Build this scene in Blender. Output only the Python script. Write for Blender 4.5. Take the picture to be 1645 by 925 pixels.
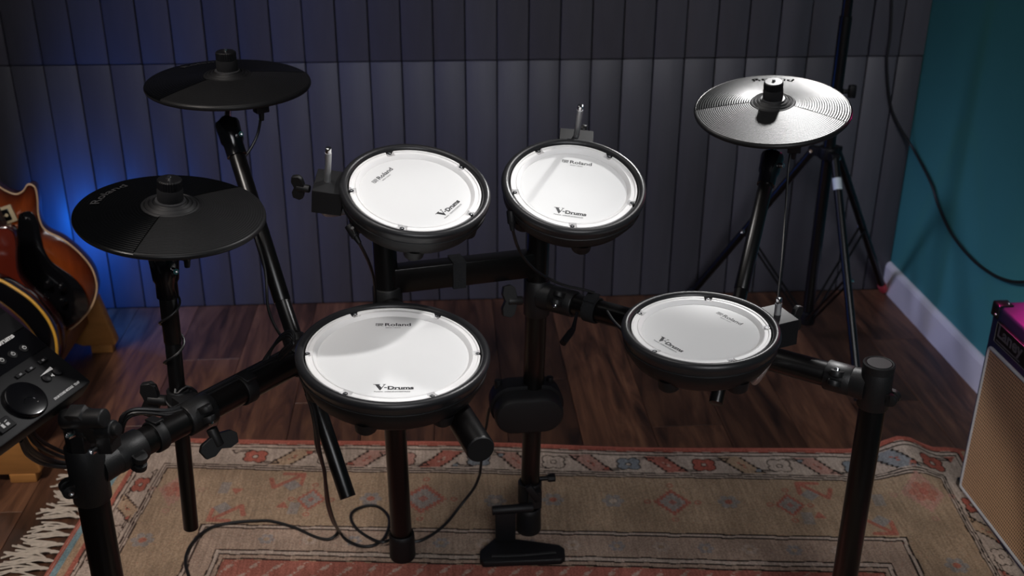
import bpy, bmesh, math, random
import numpy as np
from mathutils import Vector, Matrix

for o in list(bpy.data.objects):
    bpy.data.objects.remove(o)
random.seed(7)
rng = np.random.default_rng(7)
SC = bpy.context.scene
COL = SC.collection
PI = math.pi

# ------------------------------------------------------------------ camera
# world: x along the back wall (right), y towards the back wall, z up, metres
FPX, TH, RO, PS, HC = 1750.0, .4251, .0044, -.0696, 1.45
_f = np.array([-math.sin(PS) * math.cos(TH), math.cos(PS) * math.cos(TH), -math.sin(TH)])
_r = np.array([math.cos(PS), math.sin(PS), 0.0])
_u = np.cross(_r, _f)
CR = math.cos(RO) * _r + math.sin(RO) * _u
CU = -math.sin(RO) * _r + math.cos(RO) * _u
CW = _f
CC = np.array([0, 0, HC])

def ray(x, y): return CW + CR * (x - 822.5) / FPX - CU * (y - 462.5) / FPX
def gz(x, y, z=0.0):            # pixel -> point on the level plane z
    d = ray(x, y); return CC + d * ((z - HC) / d[2])
def gy(x, y, Y):                # pixel -> point on the plane y = Y
    d = ray(x, y); return CC + d * (Y / d[1])
def gZ(x, y, Z): return CC + ray(x, y) * Z
def gpl(x, y, c, n):            # pixel -> point on a plane
    d = ray(x, y); c = np.array(c); n = np.array(n)
    return CC + d * (((c - CC) @ n) / (d @ n))

cam_d = bpy.data.cameras.new('camera')
cam = bpy.data.objects.new('camera', cam_d)
COL.objects.link(cam)
cam_d.sensor_width = 36.0
cam_d.lens = FPX * 36.0 / 1645.0
cam_d.clip_start = .05
M = Matrix((tuple(CR), tuple(CU), tuple(-CW))).transposed().to_4x4()
M.translation = Vector(CC)
cam.matrix_world = M
cam_d.dof.use_dof = True
cam_d.dof.focus_distance = 1.72
cam_d.dof.aperture_fstop = 5.0
SC.camera = cam

# ------------------------------------------------------------------ light
SC.view_settings.view_transform = 'Standard'
SC.view_settings.look = 'None'
SC.view_settings.gamma = 1
SC.view_settings.use_curve_mapping = False
SC.view_settings.exposure = 0.0
W = bpy.data.worlds.new('World'); SC.world = W; W.use_nodes = True
W.node_tree.nodes['Background'].inputs[0].default_value = (.8, .85, 1, 1)
W.node_tree.nodes['Background'].inputs[1].default_value = .02

def aim(o, loc, target):
    o.location = loc
    o.rotation_euler = (Vector(target) - Vector(loc)).to_track_quat('-Z', 'Y').to_euler()

def light(name, kind, loc, target, power, color=(1, 1, 1), size=.1, size_y=None, spot=None, blend=.5):
    d = bpy.data.lights.new(name, kind); o = bpy.data.objects.new(name, d); COL.objects.link(o)
    d.energy = power; d.color = color
    if kind == 'AREA':
        d.size = size
        if size_y: d.shape = 'RECTANGLE'; d.size_y = size_y
    else:
        d.shadow_soft_size = size
    if kind == 'SPOT':
        d.spot_size = math.radians(spot); d.spot_blend = blend
    aim(o, loc, target)
    return o

light('key_overhead', 'SPOT', (-.30, 1.35, 2.45), (-.05, 1.56, .68), 29, (1, .98, .98), .16, spot=32, blend=1)
light('key_right', 'SPOT', (1.0, 2.10, 2.10), (-.18, 1.38, .62), 90, (1, .98, .97), .045, spot=26, blend=.8)
light('stand_lamp', 'SPOT', (.92, 2.62, 1.68), (.64, 2.0, .91), 105, (1, .99, .98), .03, spot=19, blend=.4)
light('tom_lamp', 'SPOT', (.90, 2.80, 1.66), (.23, 1.73, .86), 84, (1, .99, .98), .03, spot=11.5, blend=.6)
light('bar_fill', 'SPOT', (.98, 2.70, 1.74), (.52, 1.58, .62), 42, (1, .99, .98), .03, spot=22, blend=.6)  # added unseen spot: highlights the right bar, lifts the flat tom
light('overhead_fill', 'AREA', (-.5, 1.6, 2.60), (-.5, 1.6, 0), 4.5, (1, .94, .90), 1.0)  # added soft ambient fill from above for rug and floor, unseen
light('warm_left', 'SPOT', (-1.3, .8, 2.45), (-.60, 2.33, 0), 150, (1, .91, .84), .2, spot=44, blend=1)
light('room_fill', 'AREA', (.7, -1.3, 2.3), (.62, 2.7, .45), 7.5, (.97, .97, 1), 1.5).data.spread = math.radians(64)
light('side_fill', 'SPOT', (-1.1, 2.35, 2.5), (1.25, 2.00, .20), 84, (1, .96, .92), .12, spot=20, blend=.8)
light('blue_uplight', 'SPOT', (-1.08, 2.93, .22), (-.93, 3.11, .22), 5.0, (.002, .17, 1), .04, spot=168, blend=.25)
light('blue_wash', 'SPOT', (-1.1, 1.7, 2.4), (-.38, 3.1, .55), 50, (.13, .22, 1), .15, spot=38, blend=1)
light('blue_side', 'SPOT', (-1.2, 2.75, 1.60), (1.43, 2.74, .03), 92, (.62, .64, 1), .35, spot=26, blend=.9)
light('magenta_side', 'SPOT', (1.26, 2.25, 1.05), (.75, 1.85, .75), .9, (1, .02, .28), .02, spot=95, blend=.8)
light('magenta_amp', 'SPOT', (1.27, 2.50, 1.20), (1.30, 1.82, .47), 200, (1, .03, .32), .05, spot=23, blend=.9)

# ------------------------------------------------------------------ materials
MATS = {}
def mat(name, color, rough=.5, metal=0.0, spec=.5, coat=0.0, noise=0.0, nscale=30.0, bump=0.0, bscale=200.0,
        stretch=(1, 1, 1), coat_rough=.1, sheen=0.0):
    m = bpy.data.materials.new(name); m.use_nodes = True
    nt = m.node_tree; b = nt.nodes['Principled BSDF']
    b.inputs['Base Color'].default_value = (*color, 1)
    b.inputs['Roughness'].default_value = rough
    b.inputs['Metallic'].default_value = metal
    b.inputs['Specular IOR Level'].default_value = spec
    b.inputs['Coat Weight'].default_value = coat
    b.inputs['Coat Roughness'].default_value = coat_rough
    b.inputs['Sheen Weight'].default_value = sheen
    if noise or bump:
        tc = nt.nodes.new('ShaderNodeTexCoord'); mp = nt.nodes.new('ShaderNodeMapping')
        mp.inputs['Scale'].default_value = stretch
        nt.links.new(tc.outputs['Object'], mp.inputs[0])
    if noise:
        n = nt.nodes.new('ShaderNodeTexNoise'); n.inputs['Scale'].default_value = nscale
        n.inputs['Detail'].default_value = 4
        nt.links.new(mp.outputs[0], n.inputs['Vector'])
        mx = nt.nodes.new('ShaderNodeMix'); mx.data_type = 'RGBA'
        mx.inputs['A'].default_value = (*[c * (1 - noise) for c in color], 1)
        mx.inputs['B'].default_value = (*[min(1, c * (1 + noise)) for c in color], 1)
        nt.links.new(n.outputs['Fac'], mx.inputs['Factor'])
        nt.links.new(mx.outputs['Result'], b.inputs['Base Color'])
    if bump:
        n2 = nt.nodes.new('ShaderNodeTexNoise'); n2.inputs['Scale'].default_value = bscale
        n2.inputs['Detail'].default_value = 3
        nt.links.new(mp.outputs[0], n2.inputs['Vector'])
        bp = nt.nodes.new('ShaderNodeBump'); bp.inputs['Strength'].default_value = bump
        bp.inputs['Distance'].default_value = .001
        nt.links.new(n2.outputs['Fac'], bp.inputs['Height'])
        nt.links.new(bp.outputs['Normal'], b.inputs['Normal'])
    MATS[name] = m
    return m

mat('tube', (.0035, .0030, .0030), .29, 0, .45)
mat('joint', (.008, .008, .0085), .48, 0, .4, bump=.25, bscale=500)
mat('rubber', (.0055, .0055, .0062), .55, 0, .35, bump=.15, bscale=700)
mat('rim_rubber', (.016, .016, .0175), .35, 0, .4, bump=.12, bscale=900)
mat('cymbal', (.0012, .0014, .0016), .24, 0, .22)
mat('cymbal_edge', (.009, .009, .0094), .42, 0, .22, noise=.25, nscale=40)
mat('felt', (.010, .010, .011), .95, 0, .2, bump=.6, bscale=900)
mat('hoop', (.86, .85, .84), .42, 0, .4)
mat('mesh', (.75, .75, .745), .75, 0, .2, bump=.1, bscale=2500)
mat('ink', (.02, .02, .022), .6)
mat('ink_matte', (.002, .002, .002), 1.0, 0, 0.0)
mat('ink_grey', (.20, .20, .21), .6)
mat('emboss', (.035, .035, .037), .5, 0, .3)
mat('chrome', (.75, .75, .76), .12, 1.0)
mat('chrome_knurl', (.62, .62, .63), .38, 1.0, bump=.8, bscale=1800)
mat('steel_black', (.005, .005, .006), .55, 0, .35)
mat('plastic', (.0040, .0040, .0050), .5, 0, .25, bump=.1, bscale=900)
mat('plastic_gloss', (.003, .003, .004), .15, 0, .6)
mat('print_white', (.62, .62, .62), .6)
mat('cable', (.008, .008, .009), .42, 0, .5)
mat('cable_grey', (.16, .16, .16), .45)
mat('velcro', (.022, .023, .025), .95, 0, .2, noise=.5, nscale=500, bump=1, bscale=900)
mat('green_tape', (.10, .34, .05), .6)
mat('tape_white', (.55, .62, .66), .6)
mat('red_plastic', (.45, .05, .07), .5)
mat('teal_paint', (.060, .265, .270), .62, 0, .35, noise=.12, nscale=3, bump=.2, bscale=60)
mat('skirting', (.80, .78, .80), .45, noise=.04, nscale=8)
mat('dark_gap', (.010, .009, .010), .9)
mat('amp_vinyl', (.028, .032, .085), .55, 0, .4, noise=.3, nscale=300, bump=.6, bscale=700)
mat('piping', (.60, .60, .60), .5)
mat('badge', (.008, .008, .009), .3)
mat('letter_grey', (.20, .20, .20), .4, .4)
mat('corner_black', (.012, .010, .010), .25, 0, .6)
mat('fringe', (.50, .43, .36), .9, 0, .1, noise=.3, nscale=120)
mat('beech', (.42, .19, .055), .45, 0, .4, noise=.25, nscale=14, stretch=(1, 1, 6))
mat('rail_wood', (.20, .075, .025), .5, 0, .4, noise=.25, nscale=14, stretch=(1, 8, 1))
mat('binding_cream', (.62, .42, .24), .4)
mat('binding_yellow', (.75, .40, .05), .35)
mat('binding_white', (.55, .50, .46), .4)
mat('gloss_black', (.004, .004, .005), .07, 0, .5, coat=.5)
mat('cherry', (.12, .016, .008), .15, 0, .5, coat=.4)
mat('cherry_side', (.035, .005, .005), .2, 0, .5, coat=.4)
mat('side_brown', (.05, .008, .005), .2, 0, .5, coat=.4)
mat('neck_wood', (.10, .03, .015), .4)
mat('fret_wood', (.03, .012, .008), .5)
mat('pickup_cream', (.55, .45, .28), .5)

def nodes_of(name, base=(.1, .1, .1), rough=.5):
    m = bpy.data.materials.new(name); m.use_nodes = True; MATS[name] = m
    nt = m.node_tree; b = nt.nodes['Principled BSDF']
    b.inputs['Base Color'].default_value = (*base, 1); b.inputs['Roughness'].default_value = rough
    return m, nt, b

def N(nt, t, **kw):
    n = nt.nodes.new(t)
    for k, v in kw.items():
        if k.startswith('_'): setattr(n, k[1:], v)
        else: n.inputs[k.replace('__', ' ')].default_value = v
    return n

# painted wall boards: slate paint, a little different from board to board
m, nt, b = nodes_of('wall_board', rough=.5)
oi = N(nt, 'ShaderNodeObjectInfo'); tc = N(nt, 'ShaderNodeTexCoord')
mp = N(nt, 'ShaderNodeMapping'); mp.inputs['Scale'].default_value = (30, 30, 3)
nz = N(nt, 'ShaderNodeTexNoise', Scale=1.5, Detail=5.0)
rp = N(nt, 'ShaderNodeValToRGB')
rp.color_ramp.elements[0].color = (.066, .064, .082, 1); rp.color_ramp.elements[1].color = (.094, .092, .115, 1)
mx = N(nt, 'ShaderNodeMix', _data_type='RGBA', _blend_type='MULTIPLY'); mx.inputs['Factor'].default_value = .35
nt.links.new(tc.outputs['Object'], mp.inputs[0]); nt.links.new(mp.outputs[0], nz.inputs['Vector'])
nt.links.new(oi.outputs['Random'], rp.inputs[0]); nt.links.new(rp.outputs[0], mx.inputs['A'])
nt.links.new(nz.outputs['Fac'], mx.inputs['B']); nt.links.new(mx.outputs['Result'], b.inputs['Base Color'])
bp = N(nt, 'ShaderNodeBump', Strength=.25, Distance=.001)
nt.links.new(nz.outputs['Fac'], bp.inputs['Height']); nt.links.new(bp.outputs['Normal'], b.inputs['Normal'])

# walnut floor boards: grain along the board, tone from board to board
m, nt, b = nodes_of('floor_board', rough=.42)
oi = N(nt, 'ShaderNodeObjectInfo'); tc = N(nt, 'ShaderNodeTexCoord')
av = N(nt, 'ShaderNodeVectorMath', _operation='ADD'); sc = N(nt, 'ShaderNodeVectorMath', _operation='SCALE')
sc.inputs['Scale'].default_value = 37.0
cmb = N(nt, 'ShaderNodeCombineXYZ')
nt.links.new(oi.outputs['Random'], cmb.inputs[0]); nt.links.new(oi.outputs['Random'], cmb.inputs[1])
nt.links.new(cmb.outputs[0], sc.inputs[0]); nt.links.new(tc.outputs['Object'], av.inputs[0]); nt.links.new(sc.outputs[0], av.inputs[1])
mp = N(nt, 'ShaderNodeMapping'); mp.inputs['Scale'].default_value = (11, 1.4, 1)
nt.links.new(av.outputs[0], mp.inputs[0])
nz = N(nt, 'ShaderNodeTexNoise', Scale=1.6, Detail=8.0, Roughness=.62, Distortion=1.3)
nt.links.new(mp.outputs[0], nz.inputs['Vector'])
mp2 = N(nt, 'ShaderNodeMapping'); mp2.inputs['Scale'].default_value = (110, 5, 1)
nt.links.new(av.outputs[0], mp2.inputs[0])
nz2 = N(nt, 'ShaderNodeTexNoise', Scale=1.5, Detail=4.0)
nt.links.new(mp2.outputs[0], nz2.inputs['Vector'])
rp = N(nt, 'ShaderNodeValToRGB')
e = rp.color_ramp.elements
e[0].position = .32; e[0].color = (.030, .0135, .009, 1); e[1].position = .72; e[1].color = (.27, .125, .066, 1)
q = e.new(.5); q.color = (.135, .058, .032, 1)
nt.links.new(nz.outputs['Fac'], rp.inputs[0])
rr = N(nt, 'ShaderNodeMapRange'); rr.inputs['To Min'].default_value = .55; rr.inputs['To Max'].default_value = 1.35
nt.links.new(oi.outputs['Random'], rr.inputs['Value'])
mu = N(nt, 'ShaderNodeVectorMath', _operation='SCALE')
nt.links.new(rp.outputs[0], mu.inputs[0]); nt.links.new(rr.outputs[0], mu.inputs['Scale'])
mx = N(nt, 'ShaderNodeMix', _data_type='RGBA', _blend_type='MULTIPLY'); mx.inputs['Factor'].default_value = .5
nt.links.new(mu.outputs[0], mx.inputs['A']); nt.links.new(nz2.outputs['Fac'], mx.inputs['B'])
nt.links.new(mx.outputs['Result'], b.inputs['Base Color'])
bp = N(nt, 'ShaderNodeBump', Strength=.15, Distance=.0006)
nt.links.new(nz2.outputs['Fac'], bp.inputs['Height']); nt.links.new(bp.outputs['Normal'], b.inputs['Normal'])

# rug: dyed wool (colour of each knot in a colour attribute) with a woven rib and worn patches
m, nt, b = nodes_of('rug_wool', rough=.95)
b.inputs['Specular IOR Level'].default_value = .1
at = N(nt, 'ShaderNodeAttribute', _attribute_name='dye'); tc = N(nt, 'ShaderNodeTexCoord')
nz = N(nt, 'ShaderNodeTexNoise', Scale=260.0, Detail=3.0); nt.links.new(tc.outputs['Object'], nz.inputs['Vector'])
mp = N(nt, 'ShaderNodeMapping'); mp.inputs['Scale'].default_value = (160, 12, 1)
mp.inputs['Rotation'].default_value = (0, 0, -.0955)
nt.links.new(tc.outputs['Object'], mp.inputs[0])
nz3 = N(nt, 'ShaderNodeTexNoise', Scale=1.0, Detail=2.0); nt.links.new(mp.outputs[0], nz3.inputs['Vector'])
nz2 = N(nt, 'ShaderNodeTexNoise', Scale=9.0, Detail=5.0); nt.links.new(tc.outputs['Object'], nz2.inputs['Vector'])
def mr(src, lo, hi, a=.3, c=.7):
    r_ = N(nt, 'ShaderNodeMapRange'); r_.inputs['From Min'].default_value = a; r_.inputs['From Max'].default_value = c
    r_.inputs['To Min'].default_value = lo; r_.inputs['To Max'].default_value = hi
    nt.links.new(src, r_.inputs['Value']); return r_.outputs[0]
v = at.outputs['Color']
for s_ in (mr(nz.outputs['Fac'], .72, 1.28), mr(nz2.outputs['Fac'], .8, 1.2), mr(nz3.outputs['Fac'], .82, 1.15)):
    k = N(nt, 'ShaderNodeVectorMath', _operation='SCALE')
    nt.links.new(v, k.inputs[0]); nt.links.new(s_, k.inputs['Scale']); v = k.outputs[0]
nt.links.new(v, b.inputs['Base Color'])
bp = N(nt, 'ShaderNodeBump', Strength=.6, Distance=.002)
nt.links.new(nz.outputs['Fac'], bp.inputs['Height']); nt.links.new(bp.outputs['Normal'], b.inputs['Normal'])

# sunburst guitar top: stain darkens outwards (an ellipse in the body's own plane, stored as attribute)
m, nt, b = nodes_of('sunburst', rough=.12)
b.inputs['Coat Weight'].default_value = .5
at = N(nt, 'ShaderNodeAttribute', _attribute_name='burst')
rp = N(nt, 'ShaderNodeValToRGB'); e = rp.color_ramp.elements
e[0].position = .0; e[0].color = (.30, .072, .013, 1); e[1].position = 1.0; e[1].color = (.032, .004, .002, 1)
q = e.new(.62); q.color = (.20, .036, .007, 1)
nt.links.new(at.outputs['Fac'], rp.inputs[0])
tc = N(nt, 'ShaderNodeTexCoord'); mp = N(nt, 'ShaderNodeMapping'); mp.inputs['Scale'].default_value = (60, 60, 8)
mp.inputs['Rotation'].default_value = (0, .4, 0)
nt.links.new(tc.outputs['Object'], mp.inputs[0])
nz = N(nt, 'ShaderNodeTexNoise', Scale=1.0, Detail=3.0); nt.links.new(mp.outputs[0], nz.inputs['Vector'])
mx = N(nt, 'ShaderNodeMix', _data_type='RGBA', _blend_type='OVERLAY'); mx.inputs['Factor'].default_value = .4
nt.links.new(rp.outputs[0], mx.inputs['A']); nt.links.new(nz.outputs['Fac'], mx.inputs['B'])
nt.links.new(mx.outputs['Result'], b.inputs['Base Color'])

# woven speaker cloth: checker of tan strands with dark holes
m, nt, b = nodes_of('grille_cloth', rough=.8)
tc = N(nt, 'ShaderNodeTexCoord'); mp = N(nt, 'ShaderNodeMapping'); mp.inputs['Scale'].default_value = (1, 160, 130)
nt.links.new(tc.outputs['Object'], mp.inputs[0])
sx = N(nt, 'ShaderNodeSeparateXYZ'); nt.links.new(mp.outputs[0], sx.inputs[0])
def mth(op, a, b_=None):
    n = N(nt, 'ShaderNodeMath', _operation=op)
    if isinstance(a, (int, float)): n.inputs[0].default_value = a
    else: nt.links.new(a, n.inputs[0])
    if b_ is not None:
        if isinstance(b_, (int, float)): n.inputs[1].default_value = b_
        else: nt.links.new(b_, n.inputs[1])
    return n.outputs[0]
row = mth('FLOOR', sx.outputs[2])
yy = mth('FRACT', mth('ADD', sx.outputs[1], mth('MULTIPLY', row, .5)))
zz = mth('FRACT', sx.outputs[2])
hole = mth('MULTIPLY', mth('LESS_THAN', mth('ABSOLUTE', mth('SUBTRACT', yy, .5)), .27),
           mth('LESS_THAN', mth('ABSOLUTE', mth('SUBTRACT', zz, .5)), .30))
mx = N(nt, 'ShaderNodeMix', _data_type='RGBA')
mx.inputs['A'].default_value = (.70, .43, .235, 1); mx.inputs['B'].default_value = (.075, .036, .018, 1)
nt.links.new(hole, mx.inputs['Factor']); nt.links.new(mx.outputs['Result'], b.inputs['Base Color'])

# ------------------------------------------------------------------ mesh helpers
def unit(v):
    v = np.array(v, float); return v / max(1e-12, np.linalg.norm(v))
def perp(d):
    d = unit(d); a = np.array([0, 0, 1.]) if abs(d[2]) < .9 else np.array([1., 0, 0])
    x = unit(np.cross(a, d)); return x, np.cross(d, x)

class MB:
    """collects shapes in world (or thing-local) coordinates; build() makes ONE mesh object"""
    def __init__(s): s.v = []; s.f = []
    def add(s, vs, fs):
        o = len(s.v); s.v += [tuple(map(float, p)) for p in vs]; s.f += [tuple(o + i for i in f) for f in fs]; return s
    def sweep(s, pts, rad, n=12, caps=True, closed=False):
        pts = [np.array(p, float) for p in pts]; m_ = len(pts)
        rad = [rad] * m_ if np.isscalar(rad) else list(rad)
        tn = []
        for i in range(m_):
            a = pts[(i - 1) % m_] if (i or closed) else pts[i]; c = pts[(i + 1) % m_] if (i < m_ - 1 or closed) else pts[i]
            tn.append(unit(c - a))
        x, y = perp(tn[0]); vs = []; fs = []
        for i in range(m_):
            x = unit(x - tn[i] * (x @ tn[i])); y = np.cross(tn[i], x)
            for k in range(n):
                t = 2 * PI * k / n; vs.append(pts[i] + rad[i] * (math.cos(t) * x + math.sin(t) * y))
        for i in range(m_ if closed else m_ - 1):
            for k in range(n):
                a = i * n + k; b_ = i * n + (k + 1) % n; j = (i + 1) % m_
                fs.append((a, b_, j * n + (k + 1) % n, j * n + k))
        if caps and not closed:
            fs.append(tuple(range(n))[::-1]); fs.append(tuple((m_ - 1) * n + k for k in range(n)))
        return s.add(vs, fs)
    def cyl(s, p0, p1, r0, r1=None, n=20, ch=0.0):
        p0 = np.array(p0, float); p1 = np.array(p1, float); r1 = r0 if r1 is None else r1
        if ch:
            d = unit(p1 - p0)
            return s.sweep([p0, p0 + d * ch * .3, p0 + d * ch, p1 - d * ch, p1 - d * ch * .3, p1], [r0 - ch, r0 - ch * .3, r0, r1, r1 - ch * .3, r1 - ch], n)
        return s.sweep([p0, p1], [r0, r1], n)
    def lathe(s, prof, c, ax, n=64, xdir=None, a0=0, a1=2 * PI):
        """prof: (r, z) list about axis ax at c"""
        c = np.array(c, float); ax = unit(ax)
        if xdir is None: x, y = perp(ax)
        else: x = unit(np.array(xdir) - ax * (np.array(xdir) @ ax)); y = np.cross(ax, x)
        full = abs(a1 - a0 - 2 * PI) < 1e-6
        kk = n if full else n + 1
        vs = []; fs = []
        for (r_, z_) in prof:
            for k in range(kk):
                t = a0 + (a1 - a0) * k / n
                vs.append(c + ax * z_ + r_ * (math.cos(t) * x + math.sin(t) * y))
        for i in range(len(prof) - 1):
            for k in range(n):
                a = i * kk + k; b_ = i * kk + (k + 1) % kk
                fs.append((a, b_, b_ + kk, a + kk))
        return s.add(vs, fs)
    def box(s, c, ex, ey, ez, hx, hy, hz):
        c = np.array(c, float); ex = unit(ex); ey = unit(ey); ez = unit(ez)
        vs = [c + sx * hx * ex + sy * hy * ey + sz * hz * ez for sz in (-1, 1) for sy in (-1, 1) for sx in (-1, 1)]
        fs = [(0, 2, 3, 1), (4, 5, 7, 6), (0, 1, 5, 4), (2, 6, 7, 3), (0, 4, 6, 2), (1, 3, 7, 5)]
        return s.add(vs, fs)
    def prism(s, pts, d):
        """closed polygon (3-D points) pushed along vector d"""
        n = len(pts); pts = [np.array(p, float) for p in pts]; d = np.array(d, float)
        vs = pts + [p + d for p in pts]
        fs = [tuple(range(n))[::-1], tuple(range(n, 2 * n))] + [(i, (i + 1) % n, n + (i + 1) % n, n + i) for i in range(n)]
        return s.add(vs, fs)
    def build(s, name, material, parent=None, smooth=True, bevel=0.0, seg=2, angle=40, local=False):
        me = bpy.data.meshes.new(name)
        vs = s.v
        if parent is not None and not local:
            inv = ROOT[parent.name].inverted(); vs = [tuple(inv @ Vector(p)) for p in vs]
        me.from_pydata(vs, [], s.f)
        bm = bmesh.new(); bm.from_mesh(me)
        bmesh.ops.recalc_face_normals(bm, faces=bm.faces)
        if bevel:
            es = [e_ for e_ in bm.edges if len(e_.link_faces) == 2 and e_.calc_face_angle(0) > math.radians(30)]
            bmesh.ops.bevel(bm, geom=es, offset=bevel, segments=seg, affect='EDGES', profile=.5, clamp_overlap=True)
        bm.to_mesh(me); bm.free()
        if smooth:
            me.shade_smooth()
            try: me.set_sharp_from_angle(angle=math.radians(angle))
            except Exception: pass
        me.materials.append(MATS[material])
        o = bpy.data.objects.new(name, me); COL.objects.link(o)
        if parent is not None:
            o.parent = parent
            ROOT[o.name] = ROOT[parent.name]
        else:
            ROOT[o.name] = Matrix.Identity(4)
        return o

ROOT = {}
def thing(name, label, cat, loc=(0, 0, 0), group=None, matrix=None):
    o = bpy.data.objects.new(name, None); COL.objects.link(o); o.empty_display_size = .05
    Mx = matrix if matrix is not None else Matrix.Translation(Vector(loc))
    o.matrix_world = Mx; ROOT[o.name] = Mx.copy()
    o['label'] = label; o['category'] = cat
    if group: o['group'] = group
    return o
def tag(o, label, cat, group=None):
    o['label'] = label; o['category'] = cat
    if group: o['group'] = group
    return o
def structure(o): o['kind'] = 'structure'; return o

def spline(pts, n=8):
    P = [np.array(p, float) for p in pts]; P = [2 * P[0] - P[1]] + P + [2 * P[-1] - P[-2]]; out = []
    for i in range(1, len(P) - 2):
        for k in range(n):
            t = k / n; a, b_, c, d = P[i - 1:i + 3]
            out.append(.5 * ((2 * b_) + (-a + c) * t + (2 * a - 5 * b_ + 4 * c - d) * t * t + (-a + 3 * b_ - 3 * c + d) * t ** 3))
    out.append(P[-2]); return out

_tc = {}
def text2d(st, width=None, height=None, bold=0.0):
    """letters as flat polygons: (verts2d, faces), centred; scaled to width/height"""
    key = (st, bold)
    if key not in _tc:
        cu = bpy.data.curves.new('lettering', 'FONT'); cu.body = st; cu.size = 1; cu.offset = bold; cu.resolution_u = 3
        ob = bpy.data.objects.new('lettering', cu); COL.objects.link(ob)
        dg = bpy.context.evaluated_depsgraph_get(); dg.update()
        me = bpy.data.meshes.new_from_object(ob.evaluated_get(dg))
        vs = np.array([v_.co[:2] for v_ in me.vertices]); fs = [tuple(p.vertices) for p in me.polygons]
        bpy.data.objects.remove(ob); bpy.data.curves.remove(cu); bpy.data.meshes.remove(me)
        _tc[key] = (vs, fs)
    vs, fs = _tc[key]
    lo = vs.min(0); hi = vs.max(0); ctr = (lo + hi) / 2; w = hi - lo
    sx_ = width / w[0] if width else height / w[1]
    sy_ = height / w[1] if height else width / w[0]
    return [((p[0] - ctr[0]) * sx_, (p[1] - ctr[1]) * sy_) for p in vs], fs

def letters(mb, st, c, ex, ey, width=None, height=None, bold=0.0):
    vs, fs = text2d(st, width, height, bold)
    c = np.array(c, float); ex = unit(ex); ey = unit(ey)
    return mb.add([c + p[0] * ex + p[1] * ey for p in vs], fs)
def flat(mb, pts, c, ex, ey, s=1.0):
    c = np.array(c, float); ex = unit(ex); ey = unit(ey)
    return mb.add([c + s * (p[0] * ex + p[1] * ey) for p in pts], [tuple(range(len(pts)))])

X = np.array([1., 0, 0]); Y = np.array([0, 1., 0]); Z = np.array([0, 0, 1.])

# ================================================================== SETTING
WY, WX = 3.1156, 1.4304            # back wall plane, right wall plane
fl = MB().box((-.6, .6, -.03), X, Y, Z, 2.04, 2.53, .018).build('floor', 'dark_gap', smooth=False); structure(fl)
bw = .182
cols = [WX - .004 - bw * (i + 1) for i in range(16)]
proto = {}
for i, x0 in enumerate(cols):
    off = (i * .437) % 1.2
    y1 = WY
    yb = WY - (.35 + off * .8)
    segs = []
    while y1 > -.6:
        segs.append((max(yb, -.6), y1)); y1 = yb; yb -= 1.15
    for (a, c) in segs:
        L = round(c - a, 3)
        if L < .05: continue
        if L not in proto:
            o = MB().box((0, 0, -.006), X, Y, Z, bw / 2 - .0006, L / 2 - .0006, .006).build('plank', 'floor_board', bevel=.0005, seg=1, smooth=False)
            proto[L] = o.data
        else:
            o = bpy.data.objects.new('plank', proto[L]); COL.objects.link(o)
        o.location = (x0 + bw / 2, (a + c) / 2, 0); o.parent = fl

ps, px0 = .09086, -1.1008
wb = MB().box((-.8, WY + .045, 1.2), X, Y, Z, 2.24, .03, 1.21).build('wall_back', 'dark_gap', smooth=False); structure(wb)
SEAM = .7547
pd = {}
def board(xc, w, z0, z1, dy, tilt=0):
    k = (round(w, 3), z0, z1)
    if k not in pd:
        o = MB().box((0, .0075, (z1 - z0) / 2), X, Y, Z, w / 2 - .0017, .0075, (z1 - z0) / 2).build('plank', 'wall_board', bevel=.0022, seg=2)
        pd[k] = o.data
    else:
        o = bpy.data.objects.new('plank', pd[k]); COL.objects.link(o)
    o.location = (xc, WY + dy, z0); o.rotation_euler = (0, 0, tilt); o.parent = wb
    return o
i0 = -20
for k in range(i0, 28):
    xa = px0 + ps * k; xb = min(xa + ps, WX)
    if xb - xa < .012: continue
    xs = .0
    board((xa + xb) / 2, xb - xa, .001, SEAM - .0015, rng.uniform(-.0010, .0010), rng.uniform(-.004, .004))
    board((xa + xb) / 2, xb - xa, SEAM + .0015, 2.4, rng.uniform(-.003, .0012), rng.uniform(-.005, .005))

wr = MB().box((WX + .04, .6, 1.2), X, Y, Z, .04, 2.54, 1.2).build('wall_right', 'teal_paint', smooth=False); structure(wr)
mb = MB(); prof = [(0, 0), (-.016, 0), (-.016, .082), (-.012, .092), (-.005, .0967), (0, .0967)]
mb.prism([(WX + p[0], -.6, p[1]) for p in prof], (0, WY + .6 - .001, 0))
structure(mb.build('baseboard_right', 'skirting', smooth=False))

# ================================================================== RUG
RA = -.0955
RO_ = gz(215, 706)
RU = np.array([math.cos(RA), math.sin(RA), 0]); RV = np.array([math.sin(RA), -math.cos(RA), 0])
RL, RW_ = 2.05, 1.34
us = np.arange(0, RL + .001, .0023)
vs_ = np.concatenate([np.arange(0, .66, .0023), np.arange(.66, RW_ + .005, .012)])
UU, VV = np.meshgrid(us, vs_)
def rug_z(u, v):
    r1 = .042 * np.exp(-((u - 1.87 + .05 * v) / .062) ** 2) * np.exp(-(np.maximum(v, 0) / .20) ** 2)
    r1 = r1 + .012 * np.exp(-((u - 1.99) / .04) ** 2) * np.exp(-(v / .2) ** 2)
    return .0065 + r1 + .0012 * np.sin(u * 9 + 2 * v) * np.sin(v * 7 + u) 
def rug_xyz(u, v):
    e_ = .004 * np.sin(u * 6.1) * np.exp(-(v / .06) ** 2)
    p = RO_[:, None, None] + RU[:, None, None] * u + RV[:, None, None] * (v + e_)
    p[2] = rug_z(u, v); return p
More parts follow.
